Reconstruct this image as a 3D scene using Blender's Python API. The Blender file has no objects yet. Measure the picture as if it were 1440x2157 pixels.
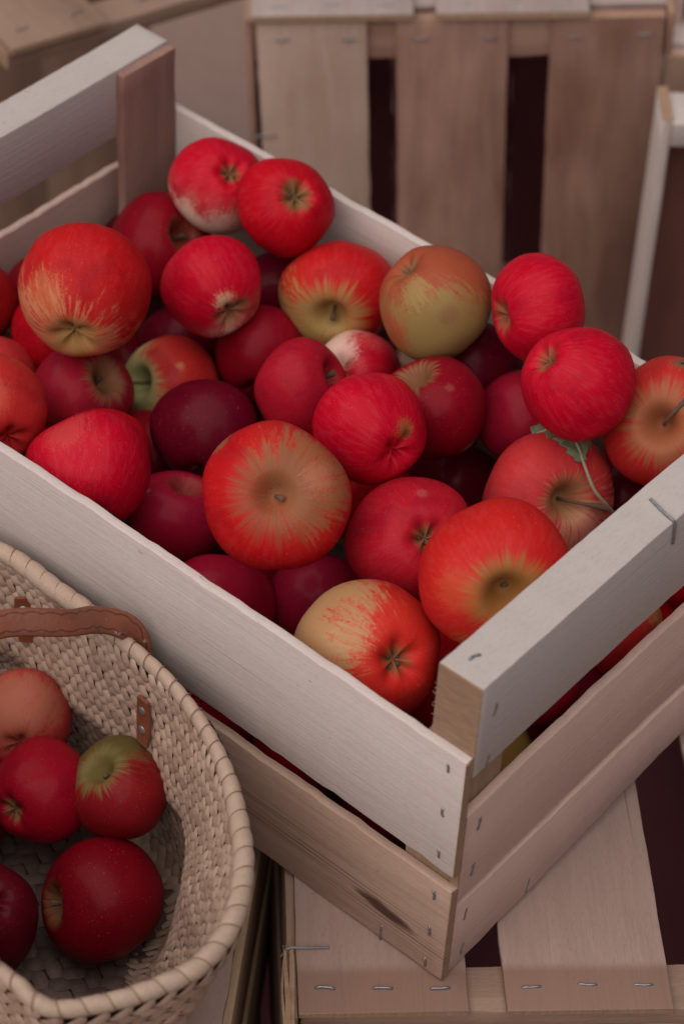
import bpy, bmesh, math, random
from mathutils import Vector, Matrix, Euler, noise
R = math.radians
scene = bpy.context.scene
COL = scene.collection

# ------------------------------------------------------------------ camera
CF = Vector((0.5663, 0.4484, -0.6915)); CR = Vector((0.6527, -0.7563, 0.0441)); CU = Vector((0.5032, 0.4763, 0.7210))
CU = CR.cross(CF).normalized(); CF.normalize(); CR = CF.cross(CU).normalized()
CPOS = Vector((-0.6389, -0.4215, 1.0637))
cam = bpy.data.cameras.new('camera'); camo = bpy.data.objects.new('camera', cam); COL.objects.link(camo)
camo.matrix_world = Matrix(((CR.x, CU.x, -CF.x, CPOS.x), (CR.y, CU.y, -CF.y, CPOS.y), (CR.z, CU.z, -CF.z, CPOS.z), (0, 0, 0, 1)))
cam.sensor_fit = 'VERTICAL'; cam.sensor_height = 36; cam.sensor_width = 24; cam.lens = 86.57
cam.clip_start = .05; cam.clip_end = 200
cam.dof.use_dof = True; cam.dof.focus_distance = 1.285; cam.dof.aperture_fstop = 7.0
scene.camera = camo

# ------------------------------------------------------------------ light
SUN_EL, SUN_AZ = 61, 176          # degrees; azimuth measured from +X towards +Y
w = bpy.data.worlds.new('World'); scene.world = w; w.use_nodes = True
nt = w.node_tree
sky = nt.nodes.new('ShaderNodeTexSky'); sky.sky_type = 'NISHITA'; sky.sun_disc = False
sky.sun_elevation = R(SUN_EL); sky.sun_rotation = R(90 - SUN_AZ); sky.air_density = 1.0; sky.dust_density = 4.0; sky.ozone_density = 0.6
bg = nt.nodes['Background']; bg.inputs[1].default_value = 0.05
tint = nt.nodes.new('ShaderNodeMix'); tint.data_type = 'RGBA'; tint.blend_type = 'MULTIPLY'; tint.inputs[0].default_value = 1
tint.inputs[7].default_value = (1.0, .84, .84, 1)          # hazy, slightly rosy overcast
nt.links.new(sky.outputs[0], tint.inputs[6]); nt.links.new(tint.outputs[2], bg.inputs[0])
sl = bpy.data.lights.new('sun', 'SUN'); sl.energy = 4.8; sl.angle = R(98); sl.color = (1, .94, .89)
so = bpy.data.objects.new('sun', sl); COL.objects.link(so)
sd = Vector((math.cos(R(SUN_EL)) * math.cos(R(SUN_AZ)), math.cos(R(SUN_EL)) * math.sin(R(SUN_AZ)), math.sin(R(SUN_EL))))
so.rotation_euler = sd.to_track_quat('Z', 'Y').to_euler()
vs = scene.view_settings; vs.view_transform = 'Standard'; vs.look = 'None'; vs.gamma = 1; vs.use_curve_mapping = False
vs.exposure = -0.63

# ------------------------------------------------------------------ node helpers
class NT:
    def __init__(s, name):
        s.m = bpy.data.materials.new(name); s.m.use_nodes = True; s.t = s.m.node_tree
        s.b = s.t.nodes['Principled BSDF']
    def n(s, typ, ins=None, **kw):
        nd = s.t.nodes.new(typ)
        for k, v in kw.items(): setattr(nd, k, v)
        if ins:
            for k, v in ins.items():
                if isinstance(v, bpy.types.NodeSocket): s.t.links.new(v, nd.inputs[k])
                else: nd.inputs[k].default_value = v
        return nd
    def math(s, op, a, b=0.0, c=None, clamp=False):
        ins = {0: a, 1: b}
        if c is not None: ins[2] = c
        return s.n('ShaderNodeMath', ins, operation=op, use_clamp=clamp).outputs[0]
    def vm(s, op, a, b=(0, 0, 0)):
        nd = s.n('ShaderNodeVectorMath', {0: a, 1: b}, operation=op)
        return nd.outputs['Value'] if op in ('DOT_PRODUCT', 'LENGTH', 'DISTANCE') else nd.outputs[0]
    def mix(s, f, a, b, typ='MIX'):
        nd = s.n('ShaderNodeMix', data_type='RGBA', blend_type=typ)
        for k, v in ((0, f), (6, a), (7, b)):
            if isinstance(v, bpy.types.NodeSocket): s.t.links.new(v, nd.inputs[k])
            else: nd.inputs[k].default_value = v
        return nd.outputs[2]
    def ramp(s, f, lo, hi, smooth=True):
        nd = s.n('ShaderNodeMapRange', {0: f, 1: lo, 2: hi, 3: 0.0, 4: 1.0})
        nd.interpolation_type = 'SMOOTHSTEP' if smooth else 'LINEAR'
        return nd.outputs[0]
    def noise(s, vec, scale, detail=3, rough=.5, dist=0.0):
        return s.n('ShaderNodeTexNoise', {'Vector': vec, 'Scale': scale, 'Detail': detail, 'Roughness': rough, 'Distortion': dist}).outputs[0]
    def bump(s, h, dist, strength=1.0):
        nd = s.n('ShaderNodeBump', {'Height': h, 'Distance': dist, 'Strength': strength})
        s.t.links.new(nd.outputs[0], s.b.inputs['Normal'])
    def out(s, col, rough=.6, spec=.3):
        for k, v in (('Base Color', col), ('Roughness', rough), ('Specular IOR Level', spec)):
            if isinstance(v, bpy.types.NodeSocket): s.t.links.new(v, s.b.inputs[k])
            else: s.b.inputs[k].default_value = v
def rgb(r, g, b): return (r, g, b, 1)

def wood(name, light, dark, stain=0.0, grain=1.0, blotch=.35, rough=.72, fuzz=.25):
    """bare veneer: object X runs along the grain"""
    t = NT(name)
    oc = t.n('ShaderNodeTexCoord').outputs['Object']
    rnd = t.n('ShaderNodeObjectInfo').outputs['Random']
    off = t.n('ShaderNodeCombineXYZ', {0: t.math('MULTIPLY', rnd, 37.0), 1: t.math('MULTIPLY', rnd, 91.0), 2: t.math('MULTIPLY', rnd, 53.0)}).outputs[0]
    p = t.vm('ADD', oc, off)
    ps = t.vm('MULTIPLY', p, (5.0, 60.0, 60.0))
    ps2 = t.vm('MULTIPLY', p, (14.0, 420.0, 420.0))
    wv = t.noise(t.vm('MULTIPLY', p, (6, 14, 14)), 1.0, 2, .5)
    psd = t.vm('ADD', ps, t.n('ShaderNodeCombineXYZ', {1: t.math('MULTIPLY', wv, 3.0)}).outputs[0])
    g1 = t.noise(psd, 1.0, 4, .6, .4)
    g2 = t.noise(ps2, 1.0, 3, .6)
    bl = t.noise(t.vm('MULTIPLY', p, (9, 18, 18)), 1.0, 3, .55)
    f = t.math('ADD', t.math('MULTIPLY', t.math('SUBTRACT', g1, .5), 1.1 * grain), t.math('MULTIPLY', t.math('SUBTRACT', g2, .5), .5 * grain))
    f = t.math('ADD', f, t.math('MULTIPLY', t.math('SUBTRACT', bl, .5), blotch * 2.2))
    f = t.math('ADD', f, t.math('MULTIPLY', t.math('SUBTRACT', rnd, .5), .35))
    f = t.math('ADD', f, .42, clamp=True)
    c = t.mix(f, rgb(*light), rgb(*dark))
    # fine dark grain lines, sparse
    ln = t.noise(t.vm('MULTIPLY', p, (3.2, 300, 120)), 1.0, 2, .5)
    lf = t.math('MULTIPLY', t.ramp(ln, .66, .74), t.math('MULTIPLY', t.ramp(bl, .42, .6), .5 * grain))
    c = t.mix(lf, c, rgb(dark[0] * .45, dark[1] * .38, dark[2] * .33))
    saw = t.noise(t.vm('MULTIPLY', p, (260, 1500, 1500)), 1.0, 2, .6)
    c = t.mix(t.math('MULTIPLY', t.ramp(saw, .50, .70), .28), c, rgb(dark[0] * .72, dark[1] * .66, dark[2] * .62))
    # specks and grubby spots
    sp = t.noise(t.vm('MULTIPLY', p, (130, 190, 190)), 1.0, 2, .5)
    c = t.mix(t.math('MULTIPLY', t.ramp(sp, .73, .80), .45), c, rgb(.10, .07, .06))
    if stain > 0:
        sx = t.n('ShaderNodeSeparateXYZ', {0: oc}).outputs[0]
        e = t.math('ADD', sx, t.math('MULTIPLY', t.math('SUBTRACT', g2, .5), .004))
        sf = t.math('MULTIPLY', t.math('SUBTRACT', 1.0, t.ramp(e, .023, .031)), stain)
        c = t.mix(sf, c, rgb(dark[0] * .86, dark[1] * .74, dark[2] * .64))
    xx = t.n('ShaderNodeSeparateXYZ', {0: oc}).outputs[0]
    eg = t.noise(t.vm('MULTIPLY', p, (1, 500, 90)), 1.0, 3, .6)
    c = t.mix(t.math('LESS_THAN', xx, -.0001), c, t.mix(eg, rgb(.40, .27, .18), rgb(.20, .115, .07)))
    t.out(c, rough, fuzz)
    t.bump(t.math('ADD', t.math('MULTIPLY', g2, .9), t.math('MULTIPLY', g1, .5)), .0007, .5)
    return t.m

M_BOARD = wood('pale_poplar_veneer', (.62, .55, .515), (.50, .42, .385), blotch=.16, grain=.75)
M_BOARD_WARM = wood('warm_poplar_veneer', (.46, .33, .28), (.28, .175, .14), grain=1.3, blotch=.3)
M_RAIL = wood('pale_sawn_rail', (.49, .445, .425), (.42, .365, .34), blotch=.15, grain=.45)
M_POST = wood('tan_corner_post', (.42, .29, .19), (.24, .145, .085), grain=1.3)
M_POST_RED = wood('reddish_corner_post', (.33, .19, .155), (.19, .09, .07), grain=1.4)
M_SLAT = wood('veneer_slat', (.40, .285, .24), (.27, .18, .15), stain=.8, blotch=.3)
M_BGSLAT = wood('stained_veneer_slat', (.42, .255, .195), (.20, .10, .07), blotch=.8, grain=.9)
M_BGTOP = wood('grey_veneer_slat', (.38, .32, .30), (.28, .21, .19), blotch=.3)
M_TAN = wood('tan_veneer_slat', (.34, .235, .175), (.20, .12, .085), blotch=.5)
M_REDDARK = wood('plum_shade_slat', (.36, .12, .14), (.26, .075, .10), blotch=.4)  # plum shadow of the gaps put into the slat colour
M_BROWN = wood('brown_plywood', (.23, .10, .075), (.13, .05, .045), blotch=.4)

def metal(name, col, rough):
    t = NT(name); oc = t.n('ShaderNodeTexCoord').outputs['Object']
    n = t.noise(oc, 600, 2)
    t.out(t.mix(n, rgb(*col), rgb(col[0] * .45, col[1] * .42, col[2] * .45)), rough, .5)
    t.b.inputs['Metallic'].default_value = .75
    return t.m
M_STAPLE = metal('galvanised_wire', (.36, .37, .40), .42)
M_RIVET = metal('steel_rivet', (.55, .53, .52), .3)

# ------------------------------------------------------------------ mesh helpers
LM = {}      # local matrices of linked meshes
def link(name, bm, mat, parent=None, mtx=None, smooth=True, sharp=40):
    me = bpy.data.meshes.new(name); bm.normal_update(); bm.to_mesh(me); bm.free()
    if smooth:
        for p in me.polygons: p.use_smooth = True
        me.set_sharp_from_angle(angle=R(sharp))
    if mat: me.materials.append(mat)
    o = bpy.data.objects.new(name, me); COL.objects.link(o)
    if parent: o.parent = parent
    if mtx is not None: o.matrix_local = mtx
    LM[o.name] = mtx.copy() if mtx is not None else Matrix.Identity(4)
    return o
def empty(name, mtx=None):
    o = bpy.data.objects.new(name, None); COL.objects.link(o); o.empty_display_size = .05
    if mtx is not None: o.matrix_world = mtx
    return o
def tag(o, label=None, cat=None, group=None, kind=None):
    if label: o['label'] = label
    if cat: o['category'] = cat
    if group: o['group'] = group
    if kind: o['kind'] = kind
    return o
def frame(o, a, b, c):
    return Matrix(((a[0], b[0], c[0], o[0]), (a[1], b[1], c[1], o[1]), (a[2], b[2], c[2], o[2]), (0, 0, 0, 1)))

def board(parent, name, mat, o, dl, dw, L, W, T, seed=0, rough=.0009, bow=.0012, rnd=.0009, n=26, taper=0.0):
    """a sawn board: origin o, length along dl, width along dw, thickness along dl x dw"""
    rs = random.Random(seed * 7919 + 13)
    dl = Vector(dl).normalized(); dw = Vector(dw); dw = (dw - dl * dw.dot(dl)).normalized(); dt = dl.cross(dw)
    bm = bmesh.new(); rings = []
    r = min(rnd, T * .42)
    ph = [rs.uniform(0, 6.28) for _ in range(6)]
    for i in range(n + 1):
        s = i / n; x = L * s
        def nz(k, sc=1.0): return noise.noise(Vector((x * 55 * sc + k * 11.3, seed * 3.7, k * 5.1)))
        w0 = nz(1) * rough + nz(2, 4) * rough * .8 + rs.uniform(-1, 1) * rough * .25; w1 = W - taper * s + nz(3) * rough + nz(4, 4) * rough * .8 + rs.uniform(-1, 1) * rough * .25
        bz = bow * math.sin(math.pi * s) * math.sin(ph[0]) + bow * .4 * math.sin(2 * math.pi * s + ph[1])
        tt = T + nz(5) * rough * .3
        rr = r * (.75 + .5 * abs(nz(6, 2)))
        ring = []
        for (cy, cz, a0) in ((w1 - rr, tt - rr, 0), (w0 + rr, tt - rr, 90), (w0 + rr, rr, 180), (w1 - rr, rr, 270)):
            for q in (0, 45, 90):
                a = R(a0 + q); ring.append((x, cy + rr * math.cos(a), cz + rr * math.sin(a) + bz))
        rings.append([bm.verts.new((px + (rs.uniform(-1, 1) * rough * .7 if i in (0, n) else 0), py, pz)) for px, py, pz in ring])
    # end rings pulled in a little for a soft edge
    for i in range(n):
        a, b = rings[i], rings[i + 1]
        for k in range(12): bm.faces.new((a[k], a[(k + 1) % 12], b[(k + 1) % 12], b[k]))
    for i, sgn in ((0, -1), (n, 1)):
        ring = rings[i]; c = sum((v.co for v in ring), Vector()) / 12
        inner = [bm.verts.new(v.co + Vector((sgn * r * .6, 0, 0)) + (c - v.co).normalized() * r * .6) for v in ring]
        for k in range(12):
            q = (ring[k], ring[(k + 1) % 12], inner[(k + 1) % 12], inner[k])
            bm.faces.new(q if sgn > 0 else q[::-1])
        bm.faces.new(inner if sgn > 0 else inner[::-1])
    bmesh.ops.recalc_face_normals(bm, faces=bm.faces)
    return link(name, bm, mat, parent, frame(o, dl, dw, dt))

def tube(bm, pts, rad, seg=8, cap=True):
    pts = [Vector(p) for p in pts]; n = len(pts); rings = []
    rad = rad if isinstance(rad, (list, tuple)) else [rad] * n
    up = Vector((0, 0, 1)); t0 = (pts[1] - pts[0]).normalized()
    if abs(t0.dot(up)) > .9: up = Vector((1, 0, 0))
    for i, p in enumerate(pts):
        t = (pts[min(i + 1, n - 1)] - pts[max(i - 1, 0)]).normalized()
        a = t.cross(up).normalized(); b = a.cross(t).normalized(); up = b
        rings.append([bm.verts.new(p + (a * math.cos(6.2832 * k / seg) + b * math.sin(6.2832 * k / seg)) * rad[i]) for k in range(seg)])
    for i in range(n - 1):
        for k in range(seg): bm.faces.new((rings[i][k], rings[i][(k + 1) % seg], rings[i + 1][(k + 1) % seg], rings[i + 1][k]))
    if cap: bm.faces.new(rings[0][::-1]); bm.faces.new(rings[-1])

def staple(parent_board, c, d, nrm, L=.011, r=.00072, name='staple'):
    """U-shaped wire driven into parent_board; c, d, nrm in the space of the board's parent"""
    c = Vector(c); d = Vector(d).normalized(); nrm = Vector(nrm).normalized()
    inv = LM[parent_board.name].inverted()
    bm = bmesh.new(); h = r * .9; pts = []
    rs = random.Random(int((c.x * 977 + c.y * 3511 + c.z * 1231) * 1000)); sk = rs.uniform(-.0004, .0004)
    side = d.cross(nrm)
    for s, hh in ((-.5, -.003), (-.5, h * .3), (-.47, h * .9), (-.25, h * 1.1), (0, h * .7), (.25, h * 1.15), (.47, h * .9), (.5, h * .3), (.5, -.003)):
        pts.append(inv @ (c + d * (s * L) + nrm * hh + side * sk * math.cos(s * 5)))
    tube(bm, pts, r, 7)
    return link(name, bm, M_STAPLE, parent_board, None, sharp=80)
APOS = [('A1', 0.2603, 0.4007, 0.1689, 0.0286),
 ('A2', 0.2606, 0.3473, 0.1808, 0.0281),
 ('A3', 0.2327, 0.4254, 0.1252, 0.0307),
 ('A4', 0.2605, 0.4674, 0.0777, 0.0286),
 ('A5', 0.1144, 0.3695, 0.1866, 0.0358),
 ('A6', 0.1952, 0.3448, 0.1572, 0.0289),
 ('A7', 0.2581, 0.301, 0.1417, 0.0329),
 ('A8', 0.2465, 0.2227, 0.1859, 0.0324),
 ('A9', 0.2638, 0.1643, 0.2034, 0.0292),
 ('A10', 0.22, 0.1056, 0.212, 0.03),
 ('A11', 0.2573, 0.068, 0.1812, 0.0335),
 ('A12', 0.2053, 0.1863, 0.1519, 0.0295),
 ('A13', 0.145, 0.1821, 0.179, 0.0296),
 ('A14', 0.1752, 0.2588, 0.1423, 0.0272),
 ('A15', 0.2121, 0.3204, 0.1099, 0.0274),
 ('A16', 0.2232, 0.2596, 0.1204, 0.0274),
 ('A17', 0.2657, 0.3504, 0.1091, 0.0273),
 ('A18', 0.1301, 0.2901, 0.1196, 0.0295),
 ('A19', 0.1712, 0.3558, 0.0919, 0.0278),
 ('A20', 0.1072, 0.3677, 0.1167, 0.0287),
 ('A21', 0.0909, 0.4269, 0.098, 0.0275),
 ('A22', 0.1132, 0.4682, 0.1231, 0.0278),
 ('A23', 0.037, 0.3645, 0.1517, 0.0297),
 ('A24', 0.0396, 0.2927, 0.1465, 0.0326),
 ('A25', 0.0778, 0.3223, 0.1145, 0.0274),
 ('A26', 0.1257, 0.3348, 0.0743, 0.0273),
 ('A27', 0.0853, 0.2718, 0.0942, 0.0272),
 ('A28', 0.0658, 0.181, 0.1846, 0.037),
 ('A29', 0.0635, 0.2148, 0.0815, 0.0275),
 ('A30', 0.1054, 0.1807, 0.0761, 0.0273),
 ('A31', 0.0433, 0.0958, 0.1455, 0.0357),
 ('A32', 0.1204, 0.1309, 0.1479, 0.0329),
 ('A33', 0.0939, 0.0594, 0.1922, 0.036),
 ('A34', 0.2076, 0.1062, 0.1365, 0.035),
 ('A35', 0.2505, 0.152, 0.1377, 0.0279),
 ('A36', 0.2658, 0.2028, 0.1354, 0.0273),
 ('A37', 0.227, 0.1801, 0.0789, 0.0275),
 ('A39', 0.2094, 0.4333, 0.0295, 0.0271),
 ('A40', 0.2124, 0.386, 0.0766, 0.0274),
 ('A41', 0.1921, 0.0446, 0.0918, 0.0275),
 ('A43', 0.2661, 0.0326, 0.0876, 0.0271),
 ('A42', 0.1098, 0.0589, 0.0343, 0.0274)]
FILL = [(0.135, 0.242, 0.046, 0.028), (0.251, 0.097, 0.047, 0.0323), (0.187, 0.176, 0.044, 0.0276), (0.183, 0.062, 0.04, 0.0288), (0.139, 0.126, 0.04, 0.0302), (0.197, 0.289, 0.039, 0.0303), (0.096, 0.437, 0.037, 0.0275), (0.241, 0.336, 0.057, 0.0305), (0.061, 0.345, 0.039, 0.0284), (0.074, 0.287, 0.039, 0.0301), (0.043, 0.131, 0.058, 0.0318), (0.237, 0.039, 0.041, 0.0278), (0.043, 0.067, 0.041, 0.0291), (0.212, 0.233, 0.053, 0.0312), (0.041, 0.422, 0.058, 0.0276), (0.149, 0.458, 0.035, 0.0278), (0.118, 0.389, 0.058, 0.0277), (0.256, 0.273, 0.041, 0.0306), (0.259, 0.189, 0.035, 0.0278), (0.263, 0.406, 0.039, 0.0276), (0.168, 0.352, 0.035, 0.0283), (0.2, 0.122, 0.057, 0.0277), (0.15, 0.101, 0.091, 0.0282), (0.17, 0.452, 0.101, 0.0311), (0.169, 0.211, 0.106, 0.0313), (0.046, 0.37, 0.089, 0.0277), (0.093, 0.094, 0.092, 0.0303), (0.26, 0.089, 0.108, 0.0289), (0.044, 0.191, 0.035, 0.0278), (0.036, 0.244, 0.04, 0.0276), (0.109, 0.038, 0.12, 0.024), (0.058, 0.465, 0.115, 0.0253), (0.037, 0.288, 0.082, 0.0257), (0.119, 0.219, 0.133, 0.024), (0.109, 0.47, 0.073, 0.024), (0.259, 0.219, 0.078, 0.0253), (0.136, 0.294, 0.042, 0.0244), (0.176, 0.268, 0.086, 0.0245), (0.268, 0.142, 0.089, 0.0241), (0.134, 0.416, 0.123, 0.0253), (0.152, 0.155, 0.087, 0.0258), (0.142, 0.193, 0.033, 0.0245), (0.145, 0.036, 0.065, 0.0247), (0.085, 0.22, 0.033, 0.0243), (0.084, 0.16, 0.035, 0.0243), (0.088, 0.112, 0.032, 0.0252)]
# ================================================================== ground
def ground():
    t = NT('packed_earth'); oc = t.n('ShaderNodeTexCoord').outputs['Object']
    a = t.noise(oc, 3.0, 5, .6); b = t.noise(oc, 40, 4, .6)
    c = t.mix(a, rgb(.33, .225, .19), rgb(.22, .145, .12)); c = t.mix(t.math('MULTIPLY', b, .35), c, rgb(.11, .085, .07))
    t.out(c, .9, .15); t.bump(t.math('ADD', a, b), .01, .4)
    bm = bmesh.new(); n = 40; S = 12.0
    g = [[bm.verts.new((-S / 2 + S * i / n, -S / 2 + S * j / n, .004 * noise.noise(Vector((i * .7, j * .7, 0))))) for j in range(n + 1)] for i in range(n + 1)]
    for i in range(n):
        for j in range(n): bm.faces.new((g[i][j], g[i + 1][j], g[i + 1][j + 1], g[i][j + 1]))
    o = link('ground', bm, t.m); o.location = (1.2, 1.2, -.436); tag(o, kind='structure')
ground()

X, Y, Z = Vector((1, 0, 0)), Vector((0, 1, 0)), Vector((0, 0, 1))
# ================================================================== the apple crate
def main_crate():
    c = empty('wooden_crate', Matrix.Translation((0, 0, 0)))
    tag(c, 'open pale wooden crate heaped with red apples, with raised end rails', 'crate')
    W, L, T = .300, .502, .0055
    # floor of the crate
    for k, x in enumerate((.008, .107, .206)):
        board(c, 'bottom_slat', M_BOARD_WARM, (x, .006, .005), Y, X, L - .012, .086, .004, seed=60 + k)
    # long sides : front (x=0) and back (x=W). dl x dw must point outward
    def long_side(x0, sgn, seeds, mats):
        b = []
        for (z0, h, sd, m) in ((.0868, .0872, seeds[0], mats[0]), (.0, .0745, seeds[1], mats[1])):
            if sgn < 0:   # outward -X : dl=-Y? use dl=Y, dw=Z -> Y x Z = +X, so start inside
                o = (x0, 0, z0)
            else:
                o = (x0 - T, 0, z0)
            b.append(board(c, 'side_board', m, o, Y, Z, L, h, T, seed=sd, bow=.0016, n=70, rough=.0010))
        return b
    f = long_side(0, -1, (3, 4), (M_BOARD, M_BOARD_K))
    bk = long_side(W, 1, (5, 6), (M_BOARD, M_BOARD_WARM))
    f[1]['label'] = 'lower side board with a dark knot near its corner'
    # ends
    def end(y0, out, seeds):
        inn = -out
        oy = lambda d: y0 + inn * d        # depth d inside from the outer face
        def ebrd(name, m, z0, h, T_, dep, sd, x0=T + .0004, x1=W - T - .0004, rise=0.0, tp=0.0):
            dl = Vector((1, 0, rise))
            if out < 0:  # thickness direction +Y : X x Z = -Y -> start at inner face
                o = (x0, oy(dep + T_), z0)
            else:
                o = (x0, oy(dep), z0)
            return board(c, name, m, o, dl, Z, x1 - x0, h, T_, seed=sd, n=54, taper=tp, rough=.0004 if name == 'top_rail' else .0009, rnd=.0012)
        rail = ebrd('top_rail', M_RAIL, .1580 if out < 0 else .1735, (.2215 - .1580) if out < 0 else .048, .0262, 0, seeds[0])
        e2 = ebrd('end_board', M_END, .0625, .067, .0055, 0.0, seeds[1])
        e3 = ebrd('end_board', M_END, 0.0, .0555, .0055, 0.0005, seeds[2], rise=.075 if out < 0 else 0, tp=.016 if out < 0 else 0)
        pw = (.034, .028) if out < 0 else (.030, .048)
        top = .1575 if out < 0 else .2185
        for side in (0, 1):
            if out < 0: px0, pyd, pwid, pdep = (T + .0004 if side == 0 else W - T - .0004 - .034), .0060, .034, .030
            else: px0, pyd, pwid, pdep = (T + .0004 if side == 0 else W - T - .0004 - .046), .0265, .046, .007
            y_a = oy(pyd); y_b = oy(pyd + pdep); ylo = min(y_a, y_b)
            m = M_POST if out < 0 else M_POST_RED
            board(c, 'corner_post', m, (px0, ylo, .0062), Z, X, top - .0062, pwid, pdep, seed=seeds[3] + side, n=16, rnd=.0015)
        return rail, e2, e3
    M_END = M_BOARD_WARM2
    r1, a2, a3 = end(0.0, -1, (11, 12, 13, 14))
    r2, b2, b3 = end(L, 1, (21, 22, 23, 24))
    # staples
    for p in ((0, .0098, .1633), (0, .0102, .1298), (0, .0096, .0981)): staple(f[0], p, (0, .12, 1), -X, .0052)
    for p in ((0, .0096, .0643), (0, .010, .034), (0, .0106, .0065)): staple(f[1], p, (0, .12, 1), -X, .0060)
    staple(f[1], (0, .0406, .004), (0, 0, 1), -X, .013)
    for p in ((.0165, 0, .1150), (.0158, 0, .0791)): staple(a2, p, (.15, 0, 1), -Y, .0085)
    for p in ((.015, .0005, .0425), (.0158, .0005, .012)): staple(a3, p, (.15, 0, 1), -Y, .0085)
    staple(a3, (.072, .0005, .012), (.2, 0, 1), -Y, .011)
    staple(r1, (.0175, 0, .1987), (.2, 0, 1), -Y, .0075); staple(r1, (.0165, 0, .163), (.2, 0, 1), -Y, .0075)
    staple(r1, (.0190, .0155, .2215), (1, -.35, 0), Z, .006)
    # bent wire over the rail's edge
    bm = bmesh.new()
    tube(bm, [LM[r1.name].inverted() @ Vector(p) for p in ((.1640, .0185, .2200), (.1636, .0180, .2222), (.1600, .0070, .2224), (.1588, .0004, .2222), (.1589, -.0010, .2205), (.1606, -.0008, .2060), (.1608, .0010, .2050))], .0008, 8)
    link('staple', bm, M_STAPLE, r1)
    for k in range(4):
        staple(bk[0], (W, .012 + .0, .10 + .02 * k), (0, .1, 1), X, .006)
    # splintered fibres at the sawn rail end
    rs = random.Random(5); bm = bmesh.new()
    inv = LM[r1.name].inverted()
    for k in range(26):
        z = rs.uniform(.166, .219); p = Vector((.0059, rs.uniform(.0225, .0262), z))
        d = Vector((rs.uniform(-.6, .2), rs.uniform(.3, 1), rs.uniform(-.5, .4))).normalized() * rs.uniform(.0008, .003)
        tube(bm, [inv @ p, inv @ (p + d * .5 + Vector((0, 0, rs.uniform(-.0003, .0003)))), inv @ (p + d)], [.00025, .00018, .00005], 4)
    link('splinter', bm, M_POST, r1)
    return c

# knot board material: pale veneer with one burnt-brown knot streak
def knot_board():
    m = M_BOARD_TAN2.copy(); m.name = 'veneer_with_knot'; t = NT.__new__(NT); t.m = m; t.t = m.node_tree; t.b = m.node_tree.nodes['Principled BSDF']
    oc = t.n('ShaderNodeTexCoord').outputs['Object']
    base = t.b.inputs['Base Color'].links[0].from_socket
    d = t.vm('SUBTRACT', oc, (.0400, .0245, 0))
    nn = t.n('ShaderNodeTexNoise', {'Vector': t.vm('MULTIPLY', oc, (60, 600, 1)), 'Scale': 1.0, 'Detail': 3}).outputs[0]
    s = t.n('ShaderNodeSeparateXYZ', {0: d})
    # elongated along a gently rising line
    yy = t.math('SUBTRACT', s.outputs[1], t.math('MULTIPLY', s.outputs[0], .10))
    e = t.math('ADD', t.math('POWER', t.math('DIVIDE', s.outputs[0], .024), 2.0), t.math('POWER', t.math('DIVIDE', yy, .0056), 2.0))
    e = t.math('ADD', e, t.math('MULTIPLY', t.math('SUBTRACT', nn, .5), 1.3))
    core = t.math('SUBTRACT', 1.0, t.ramp(e, .05, 1.0))
    c = t.mix(t.math('MULTIPLY', core, .93), base, rgb(.055, .018, .012))
    # surrounding dark grain lines
    y2 = t.math('ABSOLUTE', yy)
    band = t.math('MULTIPLY', t.math('SUBTRACT', 1.0, t.ramp(y2, .003, .022)), t.math('SUBTRACT', 1.0, t.ramp(t.math('ABSOLUTE', s.outputs[0]), .05, .16)))
    gl = t.noise(t.vm('MULTIPLY', oc, (4, 520, 10)), 1.0, 2, .5)
    c = t.mix(t.math('MULTIPLY', t.math('MULTIPLY', band, t.ramp(gl, .54, .66)), .75), c, rgb(.13, .065, .035))
    t.t.links.new(c, t.b.inputs['Base Color'])
    return m
M_BOARD_TAN2 = wood('tan_poplar_veneer', (.52, .37, .295), (.33, .21, .15), grain=1.25, blotch=.35)
M_BOARD_K = knot_board()
M_BOARD_WARM2 = wood('pinkish_poplar_veneer', (.66, .47, .405), (.50, .335, .28), grain=.8, blotch=.25)
main_crate()

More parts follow.
